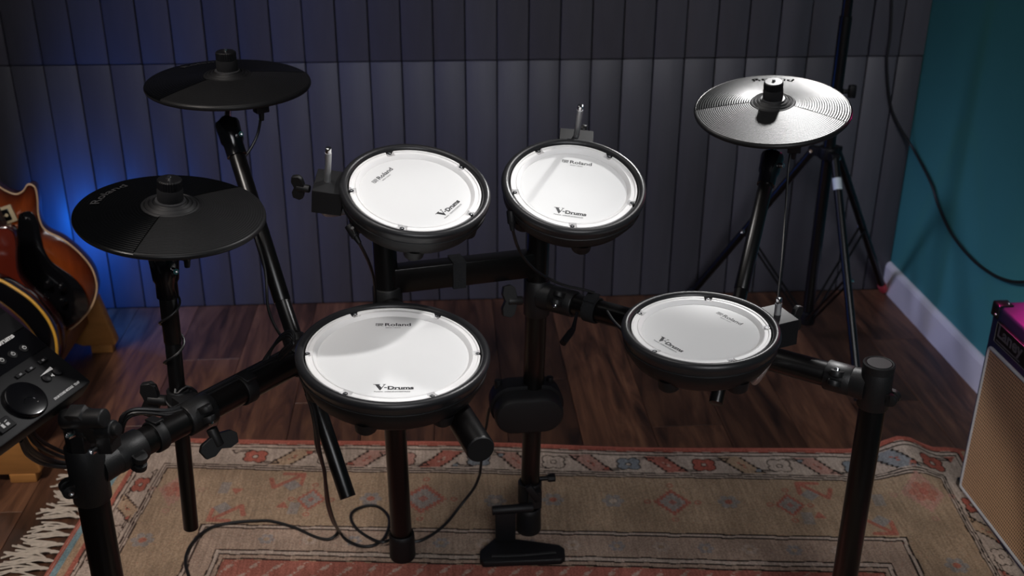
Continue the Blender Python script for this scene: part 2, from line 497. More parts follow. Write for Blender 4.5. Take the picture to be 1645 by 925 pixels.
C_FIELD = (.335, .240, .160); C_CREAM = (.43, .345, .285); C_DARK = (.024, .018, .015); C_RED = (.34, .098, .070)
C_BLUE = (.20, .22, .24); C_PINK = (.38, .205, .165); C_TAN = (.38, .26, .165); C_STRIPE = (.35, .255, .195); C_CENT = (.33, .115, .085)
C_TEAL = (.15, .26, .29)
colr = np.empty(UU.shape + (3,)); colr[:] = C_FIELD
def put(mask, c, a=1.0): colr[mask] = colr[mask] * (1 - a) + np.array(c) * a
# distance from the long edges (dv) and from the short ends (du), measured in band units
dv = np.minimum(VV, RW_ - VV); de = np.minimum(UU, RL - UU)
jit = .0012 * np.sin(UU * 55 + 3 * np.sin(VV * 40)) + .0010 * np.sin(VV * 61)
# remap the short ends so that the same band numbers apply to both sides
du_map = np.interp(de, [0, .05, .060, .111, .126, .267, .279, .324, .345, 1], [-.02, .018, .034, .109, .131, .340, .352, .428, .457, 1.2])
dd = np.minimum(dv, du_map) + jit
onside = du_map < dv
put(dd < .016, C_RED)
put((dd >= .016) & (dd < .035), C_CREAM)
def lines(*ys, w=.0021):
    for y_ in ys: put(np.abs(dd - y_) < w, C_DARK)
put((dd >= .035) & (dd < .110), C_CREAM)
put((dd >= .110) & (dd < .131), C_CREAM)
put((dd > .352) & (dd < .426), C_STRIPE)
put((dd >= .340) & (dd < .352), C_CREAM); put((dd >= .426) & (dd < .458), C_CREAM); put((dd > .443) & (dd < .455), C_STRIPE)
put(dd >= .459, C_CENT)
# kilim ends: teal, ochre, red stripes beside the fringe
put(onside & (de < .008), C_CREAM); put(onside & (de >= .006) & (de < .023), C_TEAL); put(onside & (de >= .023) & (de < .038), C_TAN)
put(onside & (de >= .038) & (de < .050), C_RED); put(onside & (np.abs(de - .006) < .0015), C_RED)
def seg(cu_, cv_, pts, w, c, closed=False, a=1.0):
    P = pts + ([pts[0]] if closed else [])
    mk = np.zeros(UU.shape, bool)
    for (a0, b0), (a1, b1) in zip(P[:-1], P[1:]):
        ex_, ey_ = a1 - a0, b1 - b0; L2 = ex_ * ex_ + ey_ * ey_ + 1e-12
        t = np.clip(((cu_ - a0) * ex_ + (cv_ - b0) * ey_) / L2, 0, 1)
        mk |= np.hypot(cu_ - a0 - t * ex_, cv_ - b0 - t * ey_) < w
    put(mk, c, a)
def band(along, across, mask0, n, start, pitch, flip):
    """flowers and slanted zigzag bars of the border"""
    fc = [C_RED, C_CREAM, C_PINK, C_BLUE, C_CREAM, C_BLUE, C_RED, C_CREAM, C_BLUE, C_RED]
    bc = [C_TAN, C_PINK, C_RED, C_PINK, C_PINK, C_RED, C_TAN, C_PINK, C_BLUE, C_RED]
    for k in range(n):
        cu0 = start + pitch * k; lu = along - cu0; lv = across - .0725
        near = mask0 & (np.abs(lu) < pitch * .56) & (np.abs(lv) < .0375)
        s_ = -1 if (cu0 < .85) == flip else 1
        # slanted bar between this flower and the next
        bu = lu - pitch * .5 + s_ * lv * .75
        zig = .006 * np.abs(((lv / .011) % 1) * 2 - 1)
        nb = mask0 & (np.abs(lu - pitch * .5) < pitch * .5)
        bar = nb & (np.abs(bu) < .0255 + zig) & (np.abs(lv) < .034)
        put(bar & (np.abs(bu) > .019 + zig), C_DARK)
        put(nb & (np.abs(bu) < .0195 + zig) & (np.abs(lv) < .034), bc[k % 10], .9)
        for (qu, qv) in ((0, .008), (0, -.008), (.005, 0)):
            put(nb & (np.hypot(bu - qu, lv - qv) < .0032), C_CREAM if bc[k % 10] == C_RED else C_RED)
        put(nb & (np.hypot(bu, lv) < .0028), C_DARK)
        # flower: five petals
        for ring, cc_ in ((.0158, C_DARK), (.0130, fc[k % 10])):
            mk = np.zeros(UU.shape, bool)
            for j in range(4):
                t = PI / 4 + j * PI / 2
                mk |= np.hypot((lu - .017 * math.cos(t)) / 1.05, lv - .015 * math.sin(t)) < ring
            put(near & mk, cc_)
        put(near & (np.hypot(lu, lv) < .008), C_DARK); put(near & (np.hypot(lu, lv) < .0055), C_CREAM)
        # hooked stems above and below
        for sg in (-1, 1):
            h = sg * s_
            def L_(a0, b0, a1, b1, w=.0018):
                ex_, ey_ = a1 - a0, b1 - b0; L2 = ex_ * ex_ + ey_ * ey_
                t = np.clip(((lu - a0) * ex_ + (lv - b0) * ey_) / L2, 0, 1)
                put(near & (np.hypot(lu - a0 - t * ex_, lv - b0 - t * ey_) < w), C_DARK)
            L_(h * .012, sg * .027, h * .062, sg * .027); L_(h * .062, sg * .027, h * .050, sg * .012); L_(h * .050, sg * .012, h * .044, sg * .021)
            L_(h * .044, sg * .021, h * .018, sg * .021)
            if k % 2: 
                tri = near & (np.abs(lu - h * .053) < .006) & (lv * sg > .016) & (lv * sg < .026)
                put(tri, C_RED if k % 4 == 1 else C_BLUE)
band(UU, dd, ~onside & (VV < .5), 10, .32, .178, False)
band(VV, dd, onside & (UU < 1), 8, .20, .178, True)
band(VV, dd, onside & (UU > 1), 8, .22, .178, False)
lines(.0195, .0335, .112, .121, .130, .3405, .3515, .4270, .4415, .4560, w=.0022)
# diamonds, small blossoms and hooked arrows of the field
def diamond(u0, v0, ru, rv, c_out, c_in, hooks=True):
    q_ = np.abs(UU - u0) / ru + np.abs(VV - v0) / rv
    st = .10 * (np.floor((np.abs(UU - u0) - np.abs(VV - v0)) / .008) % 2)
    put(q_ + st < .78, c_in, .55)
    put((q_ + st > .74) & (q_ + st < 1.0), c_out, .85)
    put(q_ < .22, c_out, .7)
    if hooks:
        for (a, b_) in ((ru * 1.25, 0), (-ru * 1.25, 0), (0, rv * 1.25), (0, -rv * 1.25)):
            put(np.abs(np.hypot(UU - u0 - a, VV - v0 - b_) - .006) < .002, c_out, .7)
def blossom(u0, v0, r_, c, cc_):
    for j in range(6):
        t = j * PI / 3
        put(np.hypot(UU - u0 - r_ * math.cos(t), VV - v0 - r_ * math.sin(t)) < r_ * .5, c, .6)
    put(np.hypot(UU - u0, VV - v0) < r_ * .5, cc_, .8)
for (u0, v0, ru, rv) in ((.486, .241, .036, .045), (.738, .232, .055, .060), (1.298, .226, .045, .052), (1.56, .228, .036, .045)):
    diamond(u0, v0, ru, rv, C_RED, C_BLUE)
diamond(1.865, .190, .052, .070, C_PINK, C_PINK); blossom(1.865, .190, .022, C_RED, C_RED)
diamond(.175, .215, .045, .065, C_PINK, C_PINK); blossom(.175, .215, .020, C_RED, C_RED)
for (u0, v0) in ((.62, .235), (.90, .235), (1.03, .225), (1.165, .225), (1.424, .221), (.158, .400), (1.86, .43), (1.89, .62), (.15, .6)):
    blossom(u0, v0, .017, C_BLUE, C_RED if u0 not in (1.165, .90) else C_CREAM)
for k in range(14):
    blossom(.42 + .093 * k, .388, .012, C_BLUE if k % 2 == 0 else C_CREAM, C_FIELD)
def arrow(u0, v0, du, dv_, c):
    P = [(u0 - .022 * du, v0 + .030 * dv_), (u0 - .010 * du, v0 - .004 * dv_), (u0 + .042 * du, v0 + .046 * dv_)]
    seg(UU, VV, P, .0055, c, a=.8); seg(UU, VV, [(u0 + .050 * du, v0 + .010 * dv_), (u0 + .050 * du, v0 + .052 * dv_), (u0 + .004 * du, v0 + .052 * dv_)], .0055, c, a=.8)
    put((np.abs(UU - u0 - .030 * du) + np.abs(VV - v0 - .006 * dv_) < .022), C_BLUE, .6)
for (u0, mir) in ((1.672, 1), (.372, -1)):
    arrow(u0 + .045 * mir, .275, mir, 1, C_RED); arrow(u0 - .030 * mir, .195, -mir, -1, C_RED)
    for (a, b_, s2) in ((.06, .205, 1), (-.055, .275, -1)):
        put((np.abs(UU - u0 - a * mir) < .013) & (s2 * (VV - b_) > 0) & (s2 * (VV - b_) < .024 - 1.6 * np.abs(UU - u0 - a * mir)), C_RED, .8)
        put((np.abs(UU - u0 - a * mir * 1.5) < .012) & (np.abs(VV - b_) < .022), C_BLUE, .5)
# slanted rows of cream flecks in the red centre
fl1 = ((UU * .9 + VV * .55) % .044); fl2 = ((VV - .459) % .030)
ctr_ = dd > .462
put(ctr_ & (np.abs(fl1 - .020) < .0045) & (((VV * 160).astype(int) + (UU * 160).astype(int)) % 3 == 0), C_CREAM, .7)
put(ctr_ & (np.hypot(fl1 - .020, (fl2 - .020) * .9) < .006), C_CREAM, .6)
# fading and specks of abrash
speck = rng.random(UU.shape)
put((speck < .012) & (dd > .13) & (dd < .46), C_RED, .45); put((speck > .988) & (dd > .13) & (dd < .46), C_BLUE, .4)
fade = np.clip((1.1 - UU) / 1.0, 0, 1)[..., None] * .10
colr = colr * (1 - fade) + np.array(C_PINK) * fade
PP = rug_xyz(UU, VV)
rug = thing('rug', 'faded red and tan patterned wool rug with fringed ends under the drum kit', 'rug', (*(RO_ + RU * 1.0 + RV * .67)[:2], 0))
nr, nc = UU.shape
vv_ = (PP.reshape(3, -1).T - np.array(ROOT['rug'].translation))
ii = np.arange(nr * nc).reshape(nr, nc)
ff = np.stack([ii[:-1, :-1], ii[1:, :-1], ii[1:, 1:], ii[:-1, 1:]], -1).reshape(-1, 4)
me = bpy.data.meshes.new('pile')
me.vertices.add(len(vv_)); me.vertices.foreach_set('co', vv_.ravel())
me.loops.add(ff.size); me.loops.foreach_set('vertex_index', ff.ravel())
me.polygons.add(len(ff)); me.polygons.foreach_set('loop_start', np.arange(0, ff.size, 4)); me.polygons.foreach_set('loop_total', np.full(len(ff), 4))
me.update(); me.validate()
ca = me.color_attributes.new('dye', 'FLOAT_COLOR', 'POINT')
ca.data.foreach_set('color', np.concatenate([colr.reshape(-1, 3), np.ones((nr * nc, 1))], 1).ravel())
me.shade_smooth(); me.materials.append(MATS['rug_wool'])
o = bpy.data.objects.new('pile', me); COL.objects.link(o); o.parent = rug
# woven edge that closes the sheet down to the floor
edge = MB(); per = [(u_, 0) for u_ in np.arange(0, RL, .03)] + [(RL, v_) for v_ in np.arange(0, RW_, .03)] + [(u_, RW_) for u_ in np.arange(RL, 0, -.03)] + [(0, v_) for v_ in np.arange(RW_, 0, -.03)]
pts = [rug_xyz(np.array([[a]]), np.array([[b_]]))[:, 0, 0] for a, b_ in per]
edge.sweep([p - Z * .002 for p in pts], .0035, 6, closed=True)
edge.build('selvedge', 'rug_edge' if 'rug_edge' in MATS else mat('rug_edge', C_RED, .95, noise=.3, nscale=90).name, rug)
# tassels of the fringe
tm = []
for k in range(5):
    r3 = random.Random(k); mb = MB()
    mb.sweep([(0, 0, .005), (-.012, 0, .006), (-.018, 0, .005)], [.002, .004, .0045], 6)
    for j in range(7):
        a = r3.uniform(-.34, .34); L = r3.uniform(.055, .095); w = r3.uniform(-.010, .010)
        mb.sweep(spline([(-.014, r3.uniform(-.003, .003), .005), (-.03, a * .02 + w * .3, .006 + r3.uniform(0, .004)), (-.018 - L * .6, a * L * .6 + w, .0045), (-.018 - L, a * L - w * .3, .0032)], 4), .0023, 5)
    o = mb.build('tassel', 'fringe'); tm.append(o.data); bpy.data.objects.remove(o)
for side in (0, 1):
    for k in range(46):
        v_ = .012 + k * .0288 + random.uniform(-.004, .004)
        if side and v_ > .5: continue
        p = RO_ + RV * v_ + (RU * RL if side else 0) - np.array(ROOT['rug'].translation)
        o = bpy.data.objects.new('tassel', tm[(k * 3) % 5]); COL.objects.link(o); o.parent = rug
        o.location = (p[0], p[1], 0 if not side else max(0, float(rug_z(np.array(RL), np.array(v_))) - .008))
        o.rotation_euler = (0, 0, RA + (PI if side else 0) + random.uniform(-.25, .25))
        o.scale = (random.uniform(.85, 1.1),) * 3

def gx(x, y, Xc):
    d = ray(x, y); return CC + d * (Xc / d[0])
def at_z(a, b, z):
    a = np.array(a); b = np.array(b); return a + (b - a) * ((z - a[2]) / (b[2] - a[2]))
def zp(p, z): return np.array([p[0], p[1], z])

# ================================================================== DRUM RACK
TR = .0215
PLf = gz(647, 893, .0065); PLt = at_z(PLf, gy(618, 400, PLf[1]), .765)
PRf = gz(849, 850, .0065); PRt = at_z(PRf, gy(864, 420, PRf[1]), .775)
LP = gz(143, 765, .56); RP = gz(1413, 582, .612)
BZ = .568
rack = thing('drum_rack', 'black metal drum rack of round tubes and clamp joints carrying all the pads', 'drum rack', (.1, 1.7, 0))
def tube(name, a, b, r, m='tube', n=28, parent=rack, ch=.0012): return MB().cyl(a, b, r, n=n, ch=ch).build(name, m, parent)
pL = at_z(PLf, PLt, BZ); pR = at_z(PRf, PRt, BZ)
tube('pole', PLf, PLt, TR); tube('pole', PRf, at_z(PRf, PRt, .34), .0195); tube('pole_sleeve', at_z(PRf, PRt, .33), PRt, TR)
tube('pole', zp(LP, .0065), zp(LP, .66), .0225); tube('pole', zp(RP, .0065), zp(RP, .61), TR)
for p in (PLf, PRf, zp(LP, .0065), zp(RP, .0065)):
    MB().lathe([(.0, .0), (.0255, .0), (.0268, .004), (.0262, .05), (.0255, .058), (.0235, .060), (.0225, .058), (.0, .058)], p, Z, 28).build('rubber_foot', 'rubber', rack)
tube('side_bar', zp(LP, BZ), zp(pL, BZ), TR); tube('side_bar', zp(pR, BZ - .003), zp(RP, BZ - .003), TR)
cl = at_z(PLf, PLt, .636); cr = at_z(PRf, PRt, .632)
d = unit(cr - cl); up = unit(Z - d * (Z @ d)); sd = np.cross(d, up)
MB().box((cl + cr) / 2, d, sd, up, np.linalg.norm(cr - cl) / 2, .017, .024).build('crossbar', 'tube', rack, bevel=.002)
sA = at_z(PLf, PLt, .588); sB = gZ(772, 722, 1.575); sB[2] = .588
sa = tube('snare_arm', sA, sB, TR)
dsn = unit(sB - sA)
MB().lathe([(0, .002), (TR - .002, .002), (TR - .0008, 0), (TR - .0004, -.003)], sB, dsn, 28).build('end_cap', 'rubber', sa)

def bolt(mb, c, d, r=.0045, h=.004):
    d = unit(d); c = np.array(c)
    mb.lathe([(0, h * .4), (r * .45, h * .4), (r * .5, h), (r * .9, h), (r, h * .6), (r, -.004)], c, d, 12)
def sleeve(mb, c, d, r, l, t=.0042):
    d = unit(d); c = np.array(c)
    mb.lathe([(r + .0002, -l / 2), (r + t * .7, -l / 2), (r + t, -l / 2 + .0018), (r + t, l / 2 - .0018), (r + t * .7, l / 2), (r + .0002, l / 2)], c, d, 32)
def ears(parent, c, axis, out, r, across, sep=.013):
    """a split clamp ear with its bolt: two knuckles on the outside of a sleeve"""
    axis = unit(axis); out = unit(np.array(out) - axis * (np.array(out) @ axis)); tang = np.cross(axis, out); c = np.array(c)
    mb = MB(); q = c + out * (r + .008)
    for s_ in (-1, 1):
        a = q + tang * s_ * .003; e_ = q + tang * s_ * sep
        mb.cyl(a, e_, .0105, n=16, ch=.0012)
        mb.box((a + e_) / 2 - out * .008, out, axis, tang, .008, .0105, (sep - .003) / 2)
    o = mb.build('clamp_ear', 'joint', parent)
    b_ = MB(); bolt(b_, q + tang * across * (sep + .0004), tang * across); b_.build('bolt', 'chrome', o)
    return o
def tjoint(pc, vlen, bar_c, bar_d, blen, rv=TR, rb=TR, ear_v=None, ear_b=None):
    mb = MB(); sleeve(mb, pc, Z, rv, vlen); sleeve(mb, bar_c, bar_d, rb, blen)
    q = np.array(pc); q[2] = bar_c[2]
    m_ = np.array(bar_c) - unit(bar_d) * blen / 2
    sdv = unit(np.cross(bar_d, Z)); upv = np.cross(sdv, unit(bar_d))
    e1 = unit(m_ - q)
    mb.sweep([q + e1 * rv * .6, q + e1 * (rv + .004), m_], [rb + .0062, rb + .0050, rb + .0035], 24)
    o = mb.build('joint', 'joint', rack)
    if ear_v is not None: ears(o, pc - Z * vlen * .18, Z, ear_v, rv, 1)
    if ear_b is not None: ears(o, bar_c, bar_d, ear_b, rb, 1)
    return o
dl = unit(zp(pL, BZ) - zp(LP, BZ)); dr = unit(zp(pR, BZ - .003) - zp(RP, BZ - .003))
tjoint(zp(LP, .568), .092, zp(LP, BZ) + dl * .066, dl, .046, rv=.0225, ear_v=(-.8, -.5, 0), ear_b=(.5, -.8, -.25))
tjoint(zp(RP, .570), .080, zp(RP, BZ - .003) + dr * .060, dr, .044, ear_v=(.75, -.65, 0), ear_b=(-.3, -.8, .35))
tjoint(zp(pR, .560), .075, zp(pR, BZ - .003) - dr * .062, -dr, .05, ear_b=(-.1, -.9, .5))
tjoint(zp(pL, .563), .075, zp(pL, BZ) - dl * .062, -dl, .05)
mb = MB(); sleeve(mb, at_z(PLf, PLt, .588) - dsn * 0, Z, TR + .002, .07); sleeve(mb, sA + dsn * .07, dsn, TR, .05); mb.build('joint', 'joint', rack)
MB().lathe([(0, .001), (.0195, .001), (.0205, 0), (.0205, -.004)], zp(RP, .6105), Z, 32).build('pole_cap', 'rubber', rack)
MB().lathe([(.0212, -.012), (.0212, .0015), (.0232, .0025), (.0258, .001), (.0258, -.012)], zp(RP, .6095), Z, 32).build('pole_cap_ring', 'joint', rack)

def wing(parent, c, d, side, s=1.0, name='wing_bolt'):
    """wing bolt: hub plus two flared wings, axis d, wings along side"""
    d = unit(d); side = unit(np.array(side) - d * (np.array(side) @ d)); n_ = np.cross(d, side); c = np.array(c)
    mb = MB(); mb.cyl(c - d * .012 * s, c + d * .010 * s, .0065 * s, n=14, ch=.001)
    P = [c + d * k1 * s + side * k2 * s for k1, k2 in ((.000, -.019), (.006, -.0235), (.017, -.0205), (.0185, -.010), (.014, 0), (.0185, .010), (.017, .0205), (.006, .0235), (.000, .019), (-.003, .007), (-.003, -.007))]
    mb.prism([p - n_ * .0042 * s for p in P], n_ * .0084 * s)
    return mb.build(name, 'joint', parent, bevel=.0008 * s, seg=1)
wing(rack, gZ(826, 483, 2.07), unit(np.array([-.9, -.25, .1])), (.1, .3, 1), 1.35)
# adjusting lever that hangs below the right joint
lv = MB(); p0 = gZ(927, 502, 2.03); p1 = gZ(921, 528, 2.01); p2 = gZ(904, 551, 1.985)
lv.sweep([p0, (p0 + p1) / 2, p1], [.0035, .0035, .0045], 12); lv.sweep([p1, (p1 * .7 + p2 * .3), p2], [.005, .0068, .0066], 14); lv.build('clamp_lever', 'plastic', rack)
# tilting clamp that carries the sound module
mt = MB(); c0 = zp(LP, .655)
mt.lathe([(0, .0), (.024, 0), (.0255, .003), (.0255, .012), (.022, .016), (0, .016)], c0 - Z * .008, Z, 28)
ax_m = unit(gZ(185, 690, 1.48) - gZ(110, 690, 1.50))
hn = gZ(150, 690, 1.49)
for s_ in (-1, 1):
    mt.cyl(hn + ax_m * s_ * .008, hn + ax_m * s_ * .034, .0135, n=20, ch=.0015)
    mt.box(hn + ax_m * s_ * .021 - Z * .014, ax_m, Z, np.cross(ax_m, Z), .011, .018, .0125)
o = mt.build('module_clamp', 'joint', rack, bevel=.0008, seg=1)
MB().cyl(hn - ax_m * .038, hn + ax_m * .040, .009, n=18, ch=.001).build('hinge_pin', 'joint', o)
b_ = MB(); bolt(b_, gZ(113, 698, 1.475), (-.5, -.8, .1), .006, .006); bolt(b_, gZ(149, 724, 1.478), (-.2, -.9, .2), .005, .005); b_.build('bolt', 'chrome', o)
mt = MB(); h2 = gZ(132, 672, 1.475)
mt.cyl(h2 - ax_m * .030, h2 + ax_m * .036, .0135, n=20, ch=.0015); mt.box((h2 + hn) / 2, ax_m, unit(hn - h2), np.cross(ax_m, unit(hn - h2)), .012, .030, .011)
mt.build('module_bracket', 'joint', rack, bevel=.0012, seg=1)
# hose sleeves on the left bar, seen as slightly thicker bands
def strap(c, d, r, w, tailpx, label, m_='rubber'):
    o = thing('cable_strap', label, 'strap', c, group='black cable straps on the rack tubes')
    mb = MB(); d = unit(d); sleeve(mb, c, d, r + .001, w, .003); mb.build('band', m_, o)
    x_, y_ = perp(d); t = np.array(tailpx, float)
    t2 = unit(t - d * (t @ d)); n2 = np.cross(d, t2)
    MB().box(np.array(c) + t2 * (r + .006) + n2 * .004, n2, d, t2, .013, w / 2 * .96, .0018).build('tail', m_, o, bevel=.0008, seg=1)
    return o
q = zp(pR, BZ - .003)
strap(q - dr * .125, dr, TR, .026, (0, -.5, 1), 'fuzzy black strap around the right bar beside the centre pole', 'velcro')
strap(zp(LP, BZ) + dl * .293, dl, TR, .022, (.4, .2, 1), 'black strap around the left bar near the snare drum')
strap(zp(LP, BZ) + dl * .118, dl, TR, .016, (-.3, -.2, 1), 'thin black strap on the left bar beside the sound module post')
st_ = thing('cable_strap', 'grey woven strap wrapped over the square crossbar between the toms', 'strap', cl * .55 + cr * .45, group='black cable straps on the rack tubes')
cm = cl + (cr - cl) * .455; ww = .0125
mb = MB()
for (a, b_, c_) in ((0, .0255, 'u'), (0, -.0255, 'u')): mb.box(cm + up * b_, d, sd, up, ww, .0195, .0015)
for g in (-1, 1): mb.box(cm + sd * g * .0185, d, sd, up, ww, .0015, .027)
mb.build('band', 'velcro', st_, bevel=.0006, seg=1)

# ================================================================== PADS
def frame(c, n, pxa, pxb):
    """local frame of a round pad: z along n, x along the printed line from pixel a to pixel b"""
    n = unit(n); xa = gpl(*pxb, c, n) - gpl(*pxa, c, n); x_ = unit(xa - n * (xa @ n)); y_ = np.cross(n, x_)
    Mx = Matrix((tuple(x_), tuple(y_), tuple(n))).transposed().to_4x4(); Mx.translation = Vector(c)
    return Mx, x_, y_, n
def local_angle(px, c, n, x_, y_):
    p = gpl(*px, c, n) - np.array(c); return math.atan2(p @ y_, p @ x_)

LX, LY, LZ = X, Y, Z
def v_drums(mb, c, w):
    """V-Drums word mark, centred at c (local coordinates), width w"""
    c = np.array(c, float); h = w * .20
    V_ = [(-.50, .175), (-.33, .175), (-.33, .155), (-.36, .150), (-.30, .02), (-.235, .150), (-.265, .155), (-.265, .175), (-.19, .175), (-.19, .155), (-.215, .150), (-.325, -.10), (-.345, -.10), (-.455, .150), (-.50, .155)]
    flat(mb, [(p[0] * w, p[1] * w * .95 - .035 * w) for p in V_], c, LX, LY)
    flat(mb, [(-.235 * w, -.035 * w), (-.165 * w, -.035 * w), (-.165 * w, .0 * w), (-.235 * w, .0 * w)], c, LX, LY)
    letters(mb, 'Drums', c + np.array([.17 * w, -.030 * w, 0]), LX, LY, width=.64 * w, height=.150 * w, bold=.045)
    # slab serifs under and over the stems
    for (a, b_, y_) in ((-.15, -.04, -.103), (-.15, -.06, .040), (-.02, .055, -.103), (.075, .18, -.103), (.20, .31, -.103), (.325, .42, -.103)):
        flat(mb, [(a * w, y_ * w - .006 * w), (b_ * w, y_ * w - .006 * w), (b_ * w, y_ * w + .006 * w), (a * w, y_ * w + .006 * w)], c + LZ * .00002, LX, LY)
def emblem(mb, c, w, h):
    """striped square emblem left of the brand word"""
    c = np.array(c, float)
    def r_(a, b_, e_, g): flat(mb, [(a * w, b_ * h), (e_ * w, b_ * h), (e_ * w, g * h), (a * w, g * h)], c, LX, LY)
    r_(-.5, .40, .5, .5); r_(-.5, -.5, -.40, .40)
    for k in range(4): r_(-.34 + .03 * k, .18 - .20 * k, .34 if k else .5, .29 - .20 * k)
    r_(.40, -.06, .5, .18); r_(.34, -.16, .44, -.06); r_(.24, -.5, .5, -.40); r_(-.34, -.5, -.02, -.40)

def pad(label, c, n, ro, rh, rin, pxa, pxb, bolts_px, logo_y, word_w, vd_y, vd_w, group, name='drum_pad', depth=.052):
    Mx, x_, y_, n = frame(c, n, pxa, pxb)
    t = thing(name, label, 'drum pad', group=group, matrix=Mx)
    B = lambda mb, nm, m_, par=t, **k: mb.build(nm, m_, par, local=True, **k)
    gap = ro - rh; rb_ = (gap - .0015) / 2; rc = rh + .0018 + rb_
    prof = []
    for k in range(15):      # round bead of the rubber rim
        a = math.radians(-150 - k * (300 / 14) * 1.0)
        a = math.radians(215 - k * 250 / 14)
        prof.append((rc + rb_ * math.cos(a), -.004 + rb_ * 1.08 * math.sin(a) + .001))
    prof = [(rh + .002, -.020)] + prof + [(ro - .0035, -.0145), (ro - .0045, -.017)]
    B(MB().lathe(prof, (0, 0, 0), Z, 96), 'rubber_rim', 'rim_rubber', angle=60)
    zb = -depth
    B(MB().lathe([(rh + .002, -.012), (ro - .006, -.0155), (ro - .0032, -.018), (ro - .004, -.026), (ro - .010, -.036), (ro - .016, zb + .006), (ro - .022, zb), (.02, zb - .001), (0, zb - .001)], (0, 0, 0), Z, 96), 'shell', 'rubber', angle=50)
    ang = [local_angle(p, c, n, x_, y_) for p in bolts_px]
    for a in ang:
        mb = MB(); q_ = np.array([math.cos(a + .22), math.sin(a + .22), 0]) * (ro - .030)
        mb.lathe([(0, -.012), (.012, -.012), (.016, -.008), (.018, .008)], q_ + np.array([0, 0, zb]), Z, 20); B(mb, 'boss', 'rubber')
    # hoop with a notch at every tension bolt
    na = 240; tt = np.linspace(0, 2 * PI, na, endpoint=False); hw = .0058 / rh
    near = [any(abs((t_ - a + PI) % (2 * PI) - PI) < hw for a in ang) for t_ in tt]
    rp_ = [(rin, -.0066), (rin + .0012, -.0052), (rin + .0032, -.0030), (rin + .0050, -.0012), (rin + .0062, -.0004),
           (rin + .0074, -.0016), (rh - .0042, -.0016), (rh - .0032, 0), (rh - .0006, 0), (rh, -.0008), (rh, -.010)]
    vs = []; fs = []
    for (r_, z_) in rp_:
        for t_, nr_ in zip(tt, near):
            r2, z2 = (r_, z_)
            if nr_ and r_ > rin + .0055: z2 = -.0072
            # the groove in the flange stops short of the notches
            vs.append((r2 * math.cos(t_), r2 * math.sin(t_), z2))
    for i in range(len(rp_) - 1):
        for k in range(na):
            fs.append((i * na + k, i * na + (k + 1) % na, (i + 1) * na + (k + 1) % na, (i + 1) * na + k))
    mb = MB(); mb.add(vs, fs); B(mb, 'hoop', 'hoop', angle=32)
    hd = B(MB().lathe([(rin + .001, -.0072), (rin - .001, -.0064), (rin - .004, -.0060), (.02, -.0060), (0, -.0060)], (0, 0, 0), Z, 96), 'mesh_head', 'mesh')
    for a in ang:
        q_ = np.array([math.cos(a), math.sin(a), 0]) * (rh - .0035)
        mb = MB(); mb.lathe([(0, .0035), (.0018, .0035), (.0021, .0042), (.0038, .0042), (.0042, .003), (.0042, -.004)], q_ + np.array([0, 0, -.0055]), Z, 12); B(mb, 'tension_bolt', 'chrome')
    zt = -.00585
    mb = MB(); emblem(mb, (-word_w * .385, logo_y, zt), word_w * .21, word_w * .140)
    letters(mb, 'Roland', (word_w * .135, logo_y, zt), LX, LY, width=word_w * .73, height=word_w * .160, bold=.022)
    o = B(mb, 'brand_lettering', 'ink', hd, smooth=False); o['label'] = 'dark grey brand word Roland with emblem'
    mb = MB(); letters(mb, 'MESH HEAD', (0, logo_y - word_w * .165, zt), LX, LY, width=word_w * .42, height=word_w * .045, bold=.02); B(mb, 'small_lettering', 'ink_grey', hd, smooth=False)
    mb = MB(); v_drums(mb, (0, vd_y, zt), vd_w); B(mb, 'model_lettering', 'ink', hd, smooth=False)
    mb = MB(); yb = vd_y - vd_w * .185
    letters(mb, 'Patent:', (-vd_w * .37, yb, zt), LX, LY, width=vd_w * .22, height=vd_w * .045, bold=.015)
    letters(mb, 'roland.cm/patents', (vd_w * .09, yb, zt), LX, LY, width=vd_w * .62, height=vd_w * .050, bold=.02)
    flat(mb, [(-.22 * vd_w, -.034 * vd_w), (.40 * vd_w, -.034 * vd_w), (.40 * vd_w, -.028 * vd_w), (-.22 * vd_w, -.028 * vd_w)], (0, yb, zt), LX, LY)
    B(mb, 'patent_lettering', 'ink', hd, smooth=False)
    return t, Mx

def cp(px, o, s): return (o[0] + px[0] / s, o[1] + px[1] / s)
gp = 'white mesh drum pads with black rubber rims'
SN = (-.0782, 1.4973, .6679); SNn = (.05, -.085, .995)
T1 = (-.0398, 1.6776, .8689); T1n = (.114, -.310, .944)
T2 = (.2244, 1.7300, .8534); T2n = (.036, -.365, .930)
T3 = (.3968, 1.4880, .6991); T3n = (-.026, -.041, .999)
snare, SM = pad('largest white mesh pad with black rim, the snare nearest the camera', SN, SNn, .1495, .134, .1165, (609, 517), (667, 517),
    [cp(p, (460, 470), 4.02) for p in ((460, 150), (970, 150), (1228, 388), (940, 660), (370, 655), (150, 388))], .090, .057, -.088, .060, gp, 'snare_pad', .055)
tom1, M1 = pad('white mesh tom pad tilted with slanted lettering, left of the two upper toms', T1, T1n, .1225, .107, .0905, (593.2, 295.7), (625.5, 270.8),
    [cp(p, (480, 190), 4.02) for p in ((590, 230), (1033, 318), (1110, 615), (665, 710), (345, 463))], .066, .052, -.064, .055, gp, 'tom_pad')
tom2, M2 = pad('bright white mesh tom pad with upright lettering, right of the two upper toms', T2, T2n, .1225, .107, .0905, (897, 255.4), (946.8, 261.9),
    [cp(p, (790, 150), 3.558) for p in ((272, 332), (662, 365), (797, 622), (460, 755), (133, 563))], .066, .052, -.064, .055, gp, 'tom_pad')
